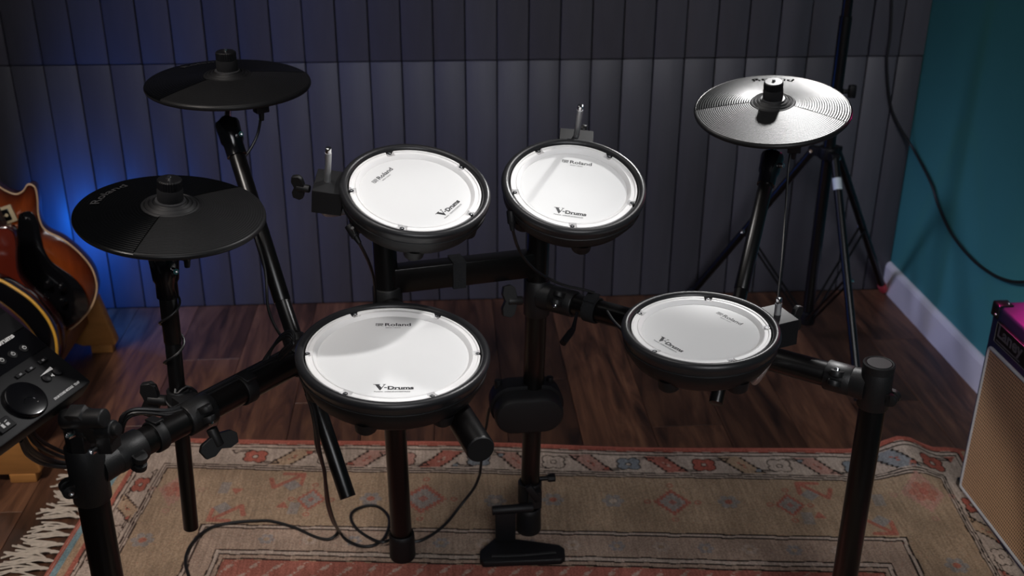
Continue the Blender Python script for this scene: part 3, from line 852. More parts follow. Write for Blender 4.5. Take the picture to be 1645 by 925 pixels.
tom3, M3 = pad('greyer white mesh tom pad lying flat over the right bar', T3, T3n, .1225, .107, .0905, (1150, 498), (1195, 519.7),
    [cp(p, (990, 440), 4.203) for p in ((178, 265), (622, 170), (1003, 357), (780, 580), (255, 518))], .066, .052, -.064, .055, gp, 'tom_pad')

def mount(t, Mx, c, n, bpx, ro, top, path, wdir, wsgn=1):
    """U bracket on the pad's side, the knurled rod through it and its wing bolt"""
    n = unit(n); p = gpl(*bpx, c, n); out = unit(p - np.array(c)); tg = np.cross(n, out); c = np.array(c)
    q_ = c + out * (ro + .016) - n * .030
    mb = MB(); mb.box(q_ + n * .021, out, tg, n, .024, .030, .0014)
    for g in (-1, 1): mb.box(q_ + tg * g * .029, out, tg, n, .024, .0014, .022)
    mb.box(q_ - n * .021, out, tg, n, .024, .030, .0014)
    mb.box(q_ - out * .020, out, tg, n, .002, .029, .021)
    br = mb.build('bracket', 'steel_black', t, bevel=.0006, seg=1)
    MB().box(q_, out, tg, n, .014, .016, .019).build('clamp_block', 'joint', br, bevel=.002)
    wing(br, q_ + unit(wdir) * .045, unit(wdir), n, 1.0)
    r0 = q_ + out * .004 + n * top
    rb0 = q_ + out * .004 - n * .045
    mb = MB(); mb.cyl(r0 - n * .012, r0, .0050, n=16, ch=.0014); o1 = mb
    rod = MB().sweep(spline([r0 - n * .010, q_ + out * .004, rb0] + path, 6), .0055, 14).build('mount_rod', 'chrome_knurl', t)
    o1.build('rod_tip', 'chrome', rod)
mount(tom1, M1, T1, T1n, (531, 285), .1225, .088, [PLt + np.array([-.035, -.02, .02]), PLt + np.array([-.01, -.002, .012]), PLt - Z * .02], (-.9, .2, .1))
mount(tom2, M2, T2, T2n, (926, 226), .1225, .090, [PRt + np.array([.03, -.02, .03]), PRt + np.array([.008, -.002, .014]), PRt - Z * .02], (.35, .9, .1))
barq = zp(RP, BZ) + dr * .27
mount(tom3, M3, T3, T3n, (1248, 498), .1225, .052, [gZ(1216, 610, 1.80), gZ(1204, 606, 1.86), barq - Z * .03], (.8, .5, .0))
mb = MB(); sleeve(mb, barq, dr, TR, .04); mb.box(barq + Z * -.035, dr, np.cross(dr, Z), Z, .014, .012, .018)
o = mb.build('rod_clamp', 'joint', rack)
wing(o, barq - Z * .035 + np.array([.01, -.03, 0]), (.2, -.9, -.2), (0, 0, 1), .9)
MB().lathe([(0, -.004), (.030, -.004), (.033, .0), (.030, .012), (0, .012)], (SN[0], SN[1], .598), Z, 28).build('snare_seat', 'joint', rack)
# jack plugs
def jack(t, p, d_):
    mb = MB(); d_ = unit(d_); p = np.array(p); mb.cyl(p, p + d_ * .022, .0072, n=14, ch=.001); mb.cyl(p + d_ * .022, p + d_ * .034, .005, .0035, n=12); return mb.build('jack_plug', 'plastic', t)
jack(tom1, gZ(560, 362, 1.72), (.5, -.5, -.7)); jack(tom2, gZ(820, 338, 1.80), (.1, -.2, -1))

# ================================================================== CYMBALS
def cymbal(label, c, n, R, wa, wb_, text_px, word=True, name='cymbal_pad', edge_mat='cymbal_edge', jpx=None):
    n = unit(n)
    Mx, x_, y_, n = frame(c, n, *text_px)
    t = thing(name, label, 'cymbal pad', group='black rubber cymbal pads', matrix=Mx)
    B = lambda mb, nm, m_, par=t, **k: mb.build(nm, m_, par, local=True, **k)
    H = .015
    def zprof(r): return H * (1 - (r / R) ** 1.6)
    r0 = .040
    def ring(lo, hi, dz, pitch, depth, a0, a1, n_):
        prof = []; r = lo
        while r < hi:
            for f_, z_ in ((0, 0), (.22, -depth), (.50, -depth), (.72, 0)):
                rr_ = r + pitch * f_
                if rr_ < hi: prof.append((rr_, zprof(rr_) + dz + z_))
            r += pitch
        prof += [(hi, zprof(hi) + dz), (R - .0012, dz * 1 - .0005), (R, -.002)]
        return MB().lathe(prof, (0, 0, 0), Z, n_, xdir=X, a0=a0, a1=a1)
    a0 = local_angle(wa, c, n, x_, y_); a1 = local_angle(wb_, c, n, x_, y_)
    while a1 < a0: a1 += 2 * PI
    B(ring(r0, R - .003, 0, .0046, .00052, 0, 2 * PI, 160), 'playing_surface', 'cymbal', angle=60)
    eg = ring(r0 + .002, R - .003, .0011, .0036, .00034, a0, a1, 90)
    # side walls of the raised zone
    for a in (a0, a1):
        P = [(r_, zprof(r_)) for r_ in np.linspace(r0 + .002, R - .002, 14)]
        cs, sn = math.cos(a), math.sin(a)
        vs = [(r_ * cs, r_ * sn, z_ + .0011) for r_, z_ in P] + [(r_ * cs, r_ * sn, z_ - .001) for r_, z_ in P]
        eg.add(vs, [(i, i + 1, 14 + i + 1, 14 + i) for i in range(13)])
    B(eg, 'edge_zone', edge_mat, angle=60)
    for a in (a0, a1):
        P = [(r_, zprof(r_) + .00125) for r_ in np.linspace(r0 + .003, R - .002, 14)]; cs, sn = math.cos(a), math.sin(a); w_ = .0008
        vs = [(r_ * cs - g * w_ * sn, r_ * sn + g * w_ * cs, z_) for g in (-1, 1) for r_, z_ in P]
        mb = MB(); mb.add(vs, [(i, i + 1, 14 + i + 1, 14 + i) for i in range(13)]); B(mb, 'seam', 'ink_matte', smooth=False)
    B(MB().lathe([(R, -.002), (R + .0004, -.0045), (R - .0012, -.0075), (R - .012, -.011), (R * .6, -.014 + H * .3), (.03, -.010), (0, -.010)], (0, 0, 0), Z, 128), 'underside', 'rubber', angle=50)
    zc = zprof(r0)
    B(MB().lathe([(r0 + .003, zc - .001), (r0 + .001, zc + .0012), (r0 - .001, zc + .0018), (r0 - .003, zc + .0004), (.0345, zc + .0030), (.0325, zc + .0042), (.0305, zc + .0026),
                  (.0285, zc + .0055), (.0265, zc + .0064), (.0245, zc + .0046), (.0225, zc + .0068), (.0, zc + .0068)], (0, 0, 0), Z, 72), 'cup', 'rubber', angle=45)
    z1 = zc + .0068
    B(MB().lathe([(.0215, z1), (.0225, z1 + .0006), (.0222, z1 + .0018), (.0195, z1 + .0022), (.0, z1 + .0022)], (0, 0, 0), Z, 48), 'washer', 'emboss')
    B(MB().lathe([(.0182, z1 + .002), (.0190, z1 + .004), (.0188, z1 + .019), (.0178, z1 + .021), (0, z1 + .021)], (0, 0, 0), Z, 40), 'felt', 'felt')
    # knurled wing nut
    mb = MB(); nk = 120; zk = [z1 + .021, z1 + .022, z1 + .034, z1 + .0358, z1 + .0365]; rk = [.0150, .0172, .0172, .0158, .0]
    vs = []; fs = []
    for j in range(5):
        for k in range(nk):
            r_ = rk[j] + (.0009 if (k % 4 < 2 and 0 < j < 3) else 0); t_ = 2 * PI * k / nk
            vs.append((r_ * math.cos(t_), r_ * math.sin(t_), zk[j]))
    for j in range(4):
        for k in range(nk): fs.append((j * nk + k, j * nk + (k + 1) % nk, (j + 1) * nk + (k + 1) % nk, (j + 1) * nk + k))
    mb.add(vs, fs); nut = B(mb, 'wing_nut', 'plastic', angle=30)
    mb = MB(); emblem(mb, (0, 0, z1 + .0366), .009, .007); B(mb, 'emblem', 'emboss', nut, smooth=False)
    B(MB().lathe([(.0, z1 + .040), (.0028, z1 + .040), (.0032, z1 + .038), (.0032, z1 + .030)], (0, 0, 0), Z, 12), 'rod_end', 'chrome')
    if jpx is not None:
        p = gpl(*jpx, np.array(c) - n * .016, n) - np.array(c); q_ = np.array([p @ x_, p @ y_, -.014])
        jb = B(MB().box(q_, X, Y, Z, .012, .009, .011), 'jack_box', 'plastic', bevel=.0015)
        B(MB().cyl(q_ - Z * .008, q_ - Z * .026, .0055, .0040, n=12), 'plug', 'plastic', jb)
    if word:
        mb = MB(); vs, fs = text2d('Roland', .080, .0135, .012)
        rm = R * .80
        pts_ = []
        for (a, b2) in vs:
            rr_ = rm + b2; th = PI / 2 - a / rm; pts_.append((rr_ * math.cos(th), rr_ * math.sin(th), zprof(rr_) + .0007))
        mb.add(pts_, fs); o = B(mb, 'brand_lettering', 'emboss' if word == 1 else 'ink_matte', smooth=False)
    return t, Mx
HH = (-.4034, 1.5633, .8779); HHn = (.101, -.090, .991)
CY = (-.3778, 1.9783, .9754); CYn = (.021, -.057, .998)
RD = (.6335, 1.9904, .9087); RDn = (-.106, -.192, .976)
cymbal('black hi-hat cymbal pad, the lower and nearer of the two at the left', HH, HHn, .139, (212, 410), (383, 302), ((250, 350), (300, 317)), 1, jpx=(300, 405))
cymbal('black crash cymbal pad, the higher of the two at the left', CY, CYn, .147, (248, 163), (494, 117), ((330, 140), (400, 128)), 1, jpx=(419, 172))
cymbal('shining ribbed cymbal pad at the right catching white light', RD, RDn, .147, (1115, 178), (1363, 198), ((1200, 178), (1290, 179)), 2, jpx=(1276, 236))

def arm(label, c, n, top, mid, bot, r, jl=.045, clampc=None, cldir=None, cld=None):
    n = unit(n); c = np.array(c)
    t = thing('cymbal_stand', label, 'cymbal stand', bot, group='black tubes that hold the cymbal pads')
    top = np.array(top); mid = np.array(mid); bot = np.array(bot)
    d1 = unit(top - mid)
    MB().cyl(bot, mid + d1 * .10, r - .0012, n=24, ch=.001).build('lower_tube', 'tube', t)
    MB().cyl(mid + d1 * .09, top, r, n=24, ch=.0015).build('upper_tube', 'tube', t)
    ub = c - n * .014
    # tilter: a collar on the tube, an open cup and the ball that carries the rod
    mb = MB(); mb.lathe([(r, -.006), (r + .003, -.005), (r + .003, .018), (r + .006, .024), (.021, .040), (.0225, .056), (.021, .062), (.012, .060), (0, .050)], top - d1 * .030, d1, 28)
    tl = mb.build('tilter', 'plastic_gloss', t)
    bc = top + d1 * .026
    MB().lathe([(.0, .018), (.008, .016), (.0145, .010), (.017, 0), (.0145, -.010), (0, -.016)], bc, d1, 24).build('ball', 'plastic_gloss', tl)
    MB().cyl(bc, ub + n * .004, .006, n=14).build('rod', 'chrome', tl)
    b_ = MB(); bolt(b_, top + np.array([.018, -.014, .012]), (.6, -.75, .2), .005, .005); b_.build('bolt', 'chrome', tl)
    # clamp around rack tube and arm
    mb = MB(); sleeve(mb, clampc, cldir, TR, .050, .005); am = at_z(bot, mid, clampc[2]) if abs(mid[2] - bot[2]) > .01 else mid
    sleeve(mb, am, unit(mid - bot), r, .045, .005)
    mb.box((np.array(clampc) + am) / 2 + Z * .004, unit(am - np.array(clampc)), unit(cldir), np.cross(unit(am - np.array(clampc)), unit(cldir)), .018, .018, .016)
    k = mb.build('clamp', 'joint', t, bevel=0)
    if cld is not None:
        wing(k, am + unit(cld) * .036, cld, Z, 1.35); wing(k, np.array(clampc) + np.array([.03, -.022, -.030]), (.35, -.2, -.9), (.8, .5, 0), 1.35)
        ears(k, np.array(clampc), cldir, (.5, -.8, .35), TR, 1)
    return t
bq = zp(LP, BZ) + dl * .195
ht = gy(266, 442, 1.545); hm = gy(287, 632, 1.538); hb = gy(307, 848, 1.532)
arm('straight black upright tube under the hi-hat pad with a coiled cable', HH, HHn, ht, hm, hb, .0135, clampc=bq, cldir=dl, cld=(-.9, .1, .05))
ct = gy(372, 222, 1.93); cb = gy(478, 562, 1.712); ce = gy(559, 799, 1.562)
arm('slanting black tube rising from the left bar to the highest cymbal pad', CY, CYn, ct, cb, ce, .0150, clampc=zp(LP, BZ) + dl * .425, cldir=dl)
rt = gy(1236, 272, 1.965); rm_ = gy(1174, 538, 1.735); re_ = gy(1150, 648, 1.645)
arm('leaning black tube under the shining ribbed cymbal pad', RD, RDn, rt, rm_, re_, .0140, clampc=zp(RP, BZ) + dr * .235, cldir=dr)

# ================================================================== KICK TRIGGER AND PEDAL PLATE
kc = at_z(PRf, PRt, .315)
kt = thing('kick_trigger_pad', 'black oval kick trigger cushion clamped to the centre pole', 'trigger pad', kc)
def stadium(c, ex, ez, w, h, n=14):
    r_ = h / 2; P = []
    for k in range(n + 1): a = -PI / 2 + PI * k / n; P.append(((w / 2 - r_) + r_ * math.cos(a), r_ * math.sin(a)))
    for k in range(n + 1): a = PI / 2 + PI * k / n; P.append((-(w / 2 - r_) + r_ * math.cos(a), r_ * math.sin(a)))
    return [np.array(c) + p[0] * ex + p[1] * ez for p in P]
ke = unit(np.array([1, .06, 0])); kf = np.cross(ke, Z)     # kf points towards the drummer
if kf[1] > 0: kf = -kf
def skin(rings):
    mb = MB(); n_ = len(rings[0]); vs = [p for r_ in rings for p in r_]; fs = []
    for i in range(len(rings) - 1):
        for k in range(n_): fs.append((i * n_ + k, i * n_ + (k + 1) % n_, (i + 1) * n_ + (k + 1) % n_, (i + 1) * n_ + k))
    fs.append(tuple(range(n_))); fs.append(tuple((len(rings) - 1) * n_ + k for k in range(n_))); return mb.add(vs, fs)
q = kc + np.array([-.014, 0, .008])
skin([stadium(q + kf * a, ke, Z, w, h) for a, w, h in ((-.030, .128, .070), (-.026, .148, .090), (.010, .152, .094), (.016, .150, .092), (.017, .142, .084))]).build('housing', 'plastic', kt)
skin([stadium(q + kf * a + Z * -.002, ke, Z, w, h) for a, w, h in ((.010, .140, .082), (.044, .140, .080), (.052, .137, .077), (.056, .130, .070), (.057, .118, .060))]).build('cushion', 'rubber', kt, angle=35)
for s_ in (-.056, .050):
    MB().cyl(q + ke * s_ + Z * .030 - kf * .01, q + ke * s_ + Z * .050 - kf * .01, .0075, n=12, ch=.001).build('knob', 'plastic', kt)
PZ = .0085
pp = thing('pedal_plate', 'black steel pedal plate with raised rib clamped at the foot of the centre pole', 'pedal plate', zp(gz(840, 885, PZ), PZ))
P = [gz(*p, PZ + .014) for p in ((771, 884), (797, 861), (838, 866), (898, 874), (907, 880), (908, 893), (902, 898), (776, 903), (771, 897))]
MB().prism(P, (0, 0, -.014)).build('plate', 'steel_black', pp, bevel=.003)
mb = MB(); mb.sweep(spline([gz(790, 893, PZ + .0155), gz(830, 892, PZ + .0155), gz(893, 887, PZ + .0155)], 4), [.0035] * 9, 8); mb.build('rib', 'steel_black', pp)
cpost = at_z(PRf, PRt, .10)
w0 = gz(812, 868, PZ + .01); w1 = w0 + Z * .085
MB().box((w0 + w1) / 2, ke, kf, Z, .021, .006, .043).build('upright', 'steel_black', pp, bevel=.002)
tl_ = zp(w1, w1[2] + .004)
tl_ = tl_ - Z * .010
MB().cyl(tl_ - ke * .028, tl_ + ke * float((cpost - tl_) @ ke), .0095, n=20, ch=.0015).build('arm', 'steel_black', pp)
mb = MB(); sleeve(mb, zp(cpost, .105), Z, .0195, .052, .0055); mb.box(zp(cpost, .105) + kf * .026 + ke * .006, ke, kf, Z, .014, .010, .020)
k = mb.build('clamp', 'joint', pp)
MB().box(zp(cpost, .125) + kf * .036 + ke * .002, unit(ke + Z * .6), kf, unit(Z - ke * .6), .007, .006, .022).build('latch', 'steel_black', k, bevel=.002)
kn = zp(cpost, .135) + ke * .028
MB().cyl(kn - ke * .008, kn + ke * .024, .005, n=12).cyl(kn + ke * .010, kn + ke * .026, .0085, n=8, ch=.001).build('knob', 'plastic', k)

# ================================================================== SOUND MODULE
mz = .70
P0 = gz(147, 612, mz); P1 = gz(0, 719, mz)
e1 = unit(P0 - P1); hh = np.array([-e1[1], e1[0], 0]); tl = math.radians(36)
e2 = hh * math.cos(tl) + Z * math.sin(tl); en = np.cross(e1, e2)
MW, MH, MT = .238, .200, .034
Mx = Matrix((tuple(e1), tuple(e2), tuple(en))).transposed().to_4x4(); Mx.translation = Vector(P0)
sm = thing('sound_module', 'black drum sound module with round dial and white print at the left edge', 'sound module', matrix=Mx)
def mloc(px, h=0.0):           # pixel -> module-face coordinates
    p = gpl(*px, P0 + en * h, en) - P0; return np.array([p @ e1, p @ e2, h])
def B(mb, nm, m_, par=sm, **k): return mb.build(nm, m_, par, local=True, **k)
B(MB().box((-MW / 2, MH / 2, -MT / 2), X, Y, Z, MW / 2, MH / 2, MT / 2), 'body', 'plastic', bevel=.003)
ytop = mloc((71, 559))[1]; ymid = mloc((41, 539))[1]
gpn = B(MB().box((-MW / 2, (ytop + ytop + .040) / 2, .0004), X, Y, Z, MW / 2 - .002, .020, .0006), 'display_panel', 'plastic_gloss', bevel=.0002, seg=1)
B(MB().box((-MW / 2, ytop + .040 + .018, .0005), X, Y, Z, MW / 2 - .002, .016, .0008), 'top_strip', 'plastic', bevel=.0002, seg=1)
kd = mloc((40, 644))
B(MB().lathe([(.0285, -.001), (.0285, .004), (.0270, .0062), (.0255, .0066), (.0, .0058)], kd, Z, 56), 'dial', 'plastic_gloss')
B(MB().lathe([(.0092, .0065), (.0085, .0058), (.005, .0035), (0, .003)], mloc((48, 651)) , Z, 28), 'finger_dimple', 'plastic_gloss')
for px in ((38, 560), (20, 570), (2, 580)):
    p = mloc(px); o = B(MB().lathe([(.0068, 0), (.0066, .0018), (.0055, .0024), (0, .0026)], p, Z, 24), 'button', 'plastic')
    mb = MB(); mb.lathe([(.0030, .0029), (.0022, .0029)], p, Z, 20); flat(mb, [(-.0004, 0), (.0004, 0), (.0004, .0036), (-.0004, .0036)], p + Z * .003, X, Y); B(mb, 'symbol', 'print_white', o, smooth=False)
for px in ((68, 580), (49, 593), (32, 603)):
    p = mloc(px); o = B(MB().box(p + Z * .001, X, Y, Z, .0075, .0030, .0016), 'button', 'plastic', bevel=.0006, seg=1)
    mb = MB(); flat(mb, [(-.0022, -.0014), (.0022, -.0014), (.0022, .0014), (-.0022, .0014)], p + Z * .00275, X, Y); B(mb, 'symbol', 'ink_grey', o, smooth=False)
for px in ((92, 597), (75, 608)):
    p = mloc(px); B(MB().lathe([(.0068, 0), (.0066, .0022), (.0056, .003), (0, .0032)], p, Z, 24), 'volume_button', 'plastic')
a, c_ = mloc((64, 605)), mloc((83, 591))
dd_ = unit(c_ - a); pn = np.array([-dd_[1], dd_[0], 0])
mb = MB(); mb.add([a + Z * .0004, c_ - pn * .0026 + Z * .0004, c_ + pn * .0026 + Z * .0004], [(0, 1, 2)]); 
flat(mb, [(-.002, -.001), (0, -.001), (.002, -.003), (.002, .003), (0, .001), (-.002, .001)], mloc((84, 603)) + Z * .0004, X, Y)
B(mb, 'volume_print', 'print_white', smooth=False)
a, c_ = mloc((86, 642)), mloc((126, 614))
mb = MB(); letters(mb, 'DRUM SOUND MODULE', (a + (c_ - a) * .40) + Z * .0004, X, Y, width=np.linalg.norm(c_ - a) * .74, height=.0036, bold=.03)
letters(mb, 'TD-07', (a + (c_ - a) * .93) + Z * .0004, X, Y, width=np.linalg.norm(c_ - a) * .20, height=.0036, bold=.03); B(mb, 'name_lettering', 'print_white', smooth=False)
mb = MB(); v_drums(mb, mloc((2, 548)) + np.array([-.004, .0, .0014]), .050); B(mb, 'model_lettering', 'print_white', smooth=False)
p = mloc((6, 684)); o = B(MB().box(p + Z * .0015, X, Y, Z, .013, .009, .0024), 'kit_button', 'plastic', bevel=.0008, seg=1)
mb = MB(); p2 = p + Z * .0040
flat(mb, [(-.006, -.004), (-.002, -.004), (-.002, .002), (-.006, .002)], p2, X, Y); flat(mb, [(.001, -.004), (.006, -.004), (.006, .0), (.001, .0)], p2, X, Y)
flat(mb, [(-.007, .003), (-.003, .004), (-.003, .005), (-.007, .004)], p2, X, Y); flat(mb, [(.002, .002), (.007, .003), (.007, .004), (.002, .003)], p2, X, Y); B(mb, 'drum_symbol', 'print_white', o, smooth=False)

# ================================================================== CABLES
def cable(name, pts, r, label, m='cable', n=8, group=None, sub=8):
    base = np.array(min(pts, key=lambda p: p[2]))
    t = MB().sweep(spline(pts, sub), r, n).build(name, m)
    return tag(t, label, 'cable', group)
fz = .0105
def F(*px): return [gz(x, y, fz) for x, y in px]
cable('floor_cable', F((318, 960), (303, 925), (298, 898), (309, 872), (337, 848), (376, 839), (420, 836), (439, 837.5), (472.6, 847), (503.8, 861), (524.5, 866)) + [gz(537.5, 861, .014), gz(543, 851, .02)]
      + [gZ(535, 838, 2.16), gZ(526.5, 812, 2.02), gZ(523, 781, 1.93), gZ(521.5, 757, 1.88), gZ(514.5, 734, 1.83), gZ(508, 711, 1.79), gZ(506, 685, 1.765), gZ(500, 655, 1.755), gZ(494, 636, 1.75)], .0032,
      'thin black cable curling over the rug at left and up beside the slanting tube')
cable('floor_cable', [gZ(492, 632, 1.735), gZ(503, 655, 1.745), gZ(509, 690, 1.76), gZ(513, 722, 1.80), gZ(520, 752, 1.86), gZ(524, 781, 1.92), gZ(529, 812, 2.01), gZ(538, 840, 2.16), gz(546, 855, .016)]
      + F((556, 867), (576, 876), (597, 876.5), (615, 866.6)) + [gz(624, 848, .014), gz(624, 830, .012)] + F((610, 815), (592, 811.6), (571, 818.6), (563.4, 830), (571, 847), (592, 862.7)) + [gz(615, 870.5, .018), gz(640, 862, fz), gz(667, 869.7, fz)]
      + F((690.5, 861)) + [gz(716.5, 840.6, .014), gz(739.8, 812, .03), gz(760.6, 785, .065), gz(769.6, 765, .10), gz(772, 752, .13), gz(777, 703, .21), gz(781, 685, .24), gz(786, 658, .30), gz(794, 648, .315)], .0032,
      'thin black cable making a loop on the rug and rising to the kick trigger')
cable('tom_cable', [gZ(566, 366, 1.70), gZ(574, 384, 1.73), gZ(587, 409, 1.80), gZ(594, 425, 1.86), gZ(601, 450, 1.93), gZ(604, 490, 1.99), gZ(606, 530, 2.02)], .0028, 'thin black cable dropping from the left upper tom along its pole')
cable('tom_cable', [gZ(822, 345, 1.80), gZ(823, 356, 1.80), gZ(826, 378, 1.83), gZ(837, 407, 1.89), gZ(858, 432, 1.97), gZ(880, 446.5, 2.03), gZ(908, 458.6, 2.03), gZ(937, 465, 2.03), gZ(955, 470, 2.03)], .0027, 'thin cable swinging from the right upper tom to the right bar')
cable('tom_cable', [gZ(975, 500, 1.99), gZ(985, 515, 1.95), gZ(1000, 530, 1.88), gZ(1020, 545, 1.78), gZ(1040, 560, 1.72)], .0028, 'short black cable from the right bar to the flat right tom')
cable('cymbal_cable', [gZ(1270, 243, 2.02), gZ(1266, 275, 2.02), gZ(1262, 340, 2.03), gZ(1257, 410, 2.0), gZ(1251, 470, 1.96), gZ(1247, 520, 1.93)], .0022, 'thin cable hanging straight down from the shining ribbed cymbal pad')
o = cable('cymbal_cable', [gZ(421, 176, 1.96), gZ(419, 189, 1.96), gZ(414, 215, 1.97), gZ(403, 238, 1.97), gZ(391, 256, 1.965), gZ(387, 280, 1.945), gZ(392, 320, 1.935), gZ(402, 350, 1.925), gZ(425, 430, 1.885), gZ(430, 490, 1.85), gZ(440, 520, 1.84), gZ(455, 545, 1.82)], .0026, 'thin black cable with green tape beside the highest cymbal pad')
MB().cyl(gZ(420, 183, 1.96), gZ(418.6, 193, 1.96), .0034, n=12).build('tape', 'green_tape', o)
def coil(a, b, r, turns, n=10):
    a = np.array(a); b = np.array(b); d_ = unit(b - a); x_, y_ = perp(d_)
    return [a + (b - a) * k / (turns * n) + r * (math.cos(2 * PI * k / n) * x_ + math.sin(2 * PI * k / n) * y_) for k in range(turns * n + 1)]
hd_ = unit(hm - ht)
co = coil(ht + hd_ * .030, ht + hd_ * .165, .0165, 2)
lp_ = ht + hd_ * .20
ex_ = CR
loop = [lp_ + ex_ * .0 + CW * -.018, lp_ + ex_ * .018 + Z * .012 - CW * .01, lp_ + ex_ * .030 - Z * .004, lp_ + ex_ * .020 - Z * .024 - CW * .016, lp_ - ex_ * .006 - Z * .026 - CW * .020, lp_ - ex_ * .020 - Z * .010 - CW * .006]
co += loop + coil(lp_ - Z * .026, lp_ - Z * .046, .0168, 2)
cable('cymbal_cable', co, .0021, 'thin black cable coiled round the upright tube under the hi-hat pad', sub=3)
gq = 'black cables gathered between the sound module and the left bar'
for k, (dx, dy, dz) in enumerate(((0, 0, 0), (6, -9, .02), (-8, 8, -.01), (12, -16, .03), (-2, 4, .04))):
    b0 = zp(LP, BZ) + dl * .10 + Z * (TR + .004 + .005 * (k % 3)) + np.array([-.02, .012, 0]) * (1 + .3 * (k % 2))
    pts = [gZ(38 + dx * .6, 700 + dy, 1.50 + dz), gZ(52 + dx, 722 + dy, 1.54 + dz), gZ(80 + dx, 738 + dy, 1.60 + dz), gZ(115 + dx * .3, 744 + dy * .8, 1.645 + dz * .5), gZ(160, 741 + dy * .5, 1.67 + dz * .3), gZ(190, 731 + dy * .3, 1.665), b0 + np.array([-.012, .02, -.004])]
    for f_ in (.16, .22, .30, .36, .42):
        s_ = (k - 2) * .006
        pts.append(zp(LP, BZ) + dl * f_ + Z * (TR + .001 - .4 * abs(s_)) + np.cross(dl, Z) * (-.008 + s_ * 1.0) * (1 if k != 3 else 1.3))
    e_ = zp(LP, BZ) + dl * .455
    pts += [e_ + Z * (.014 - .002 * k) + np.array([.004, .026 + .003 * k, 0]), e_ + np.array([.035, .055, -.02 - .006 * k])]
    cable('module_cable', pts, .0029, ['outermost', 'second', 'lowest', 'innermost', 'middle'][k] + ' black cable of the bundle behind the sound module post', group=gq)
# loose ends in a knot where the slanting arm meets the left bar
for k in range(3):
    c0 = gZ(462 - 6 * k, 552 + 5 * k, 1.80)
    pts = [gZ(420 + 4 * k, 585 - 2 * k, 1.815), gZ(432 + 3 * k, 566 - 4 * k, 1.81), gZ(447 + 3 * k, 548 - 5 * k, 1.80), gZ(464 + 2 * k, 540 - 4 * k, 1.78), gZ(472, 552 - 3 * k, 1.77), gZ(460 - 3 * k, 566 - 2 * k, 1.78), gZ(448, 578 - 2 * k, 1.80)]
    cable('loose_cable', pts, .0027, ['outer', 'middle', 'inner'][k] + ' loop of black cable knotted above the left bar', group='loops of cable above the left bar')
wy = WY - .008
cable('wall_cable', [gy(1434, -60, wy), gy(1432.5, 0, wy), gy(1431, 39, wy), gy(1428.6, 67, wy), gy(1424.7, 96, wy), gy(1427, 142.7, wy), gy(1432.5, 176, wy), gy(1445.5, 205, wy - .01), gx(1466, 237, WX - .012)]
      + [gx(x, y, WX - .010) for x, y in ((1494.8, 292), (1507.8, 331), (1528.5, 375), (1559.6, 414), (1593, 440), (1624.5, 452), (1650, 453), (1672, 458))] + [np.array([WX - .012, 1.70, .50]), np.array([WX - .013, 1.66, .42]), np.array([WX - .013, 1.65, .30]), np.array([WX - .013, 1.65, .20])], .0042, 'black cable hanging down the panelled corner and sagging across the teal wall')

# ================================================================== LIGHT STAND (tripod in the corner)
sx0, sy0 = 1.0605, 2.80
ls = thing('tripod_stand', 'tall black tripod stand in the corner behind the ribbed cymbal pad', 'tripod stand', (sx0, sy0, 0))
def lb(mb, nm, m_='tube', par=ls, **k): return mb.build(nm, m_, par, **k)
c = np.array([sx0, sy0, 0])
lb(MB().cyl(c + Z * .05, c + Z * .93, .0165, n=24), 'lower_column'); lb(MB().cyl(c + Z * .90, c + Z * 1.62, .0135, n=24, ch=.001), 'upper_column')
hub_z = .560
mb = MB(); mb.cyl(c + Z * (hub_z - .015), c + Z * (hub_z + .02), .026, n=24, ch=.003)
feet = [gz(1108, 474, .012), gz(1380, 640, .012), gz(1419, 466, .02)]
feet[2] = np.array([1.405, 3.085, .014])
for f_ in feet:
    dxy = unit(np.array([f_[0] - sx0, f_[1] - sy0, 0])); mb.box(c + Z * hub_z + dxy * .035, dxy, np.cross(Z, dxy), Z, .020, .011, .012)
lb(mb, 'hub', 'plastic', bevel=.0015, seg=1)
mb = MB(); mb.cyl(c + Z * .045, c + Z * .085, .023, n=20, ch=.002); lb(mb, 'lower_hub', 'plastic')
mb = MB(); mb.cyl(c + Z * .66, c + Z * .72, .020, n=20, ch=.002); mb.cyl(c + Z * .71, c + Z * .74, .019, n=20, ch=.002)
k = lb(mb, 'lock_collar', 'plastic')
kn = gy(1351, 147, 2.795); mb = MB(); mb.cyl(kn, kn + X * .022, .006, n=12); mb.box(kn + X * .030, X, Y, Z, .010, .008, .017); lb(mb, 'knob', 'plastic', k, bevel=.004)
for i, f_ in enumerate(feet):
    dxy = unit(np.array([f_[0] - sx0, f_[1] - sy0, 0])); h0 = c + Z * hub_z + dxy * .045
    lg = lb(MB().cyl(h0, f_, .0115, n=18), 'leg')
    dn = unit(f_ - h0)
    lb(MB().cyl(f_ - dn * .03, f_ + dn * .006, .0135, n=14, ch=.003), 'foot_tip', 'red_plastic' if i == 2 else 'rubber', lg)
    m_ = h0 + (f_ - h0) * .52
    for g in (-1, 1):
        s_ = np.cross(Z, dxy) * g * .010
        MB().cyl(c + Z * .065 + dxy * .02 + s_, m_ + s_, .0035, n=8).build('brace', 'tube', ls)
    b_ = MB(); bolt(b_, m_ + np.cross(Z, dxy) * .0125, np.cross(Z, dxy), .006, .004); bolt(b_, h0 + np.cross(Z, dxy) * .012, np.cross(Z, dxy), .005, .003); b_.build('rivet', 'chrome', lg)
    if i == 1:
        t0 = h0 + (f_ - h0) * .085; lb(MB().cyl(t0, t0 + dn * .032, .0119, n=18), 'sticker', 'tape_white', lg)

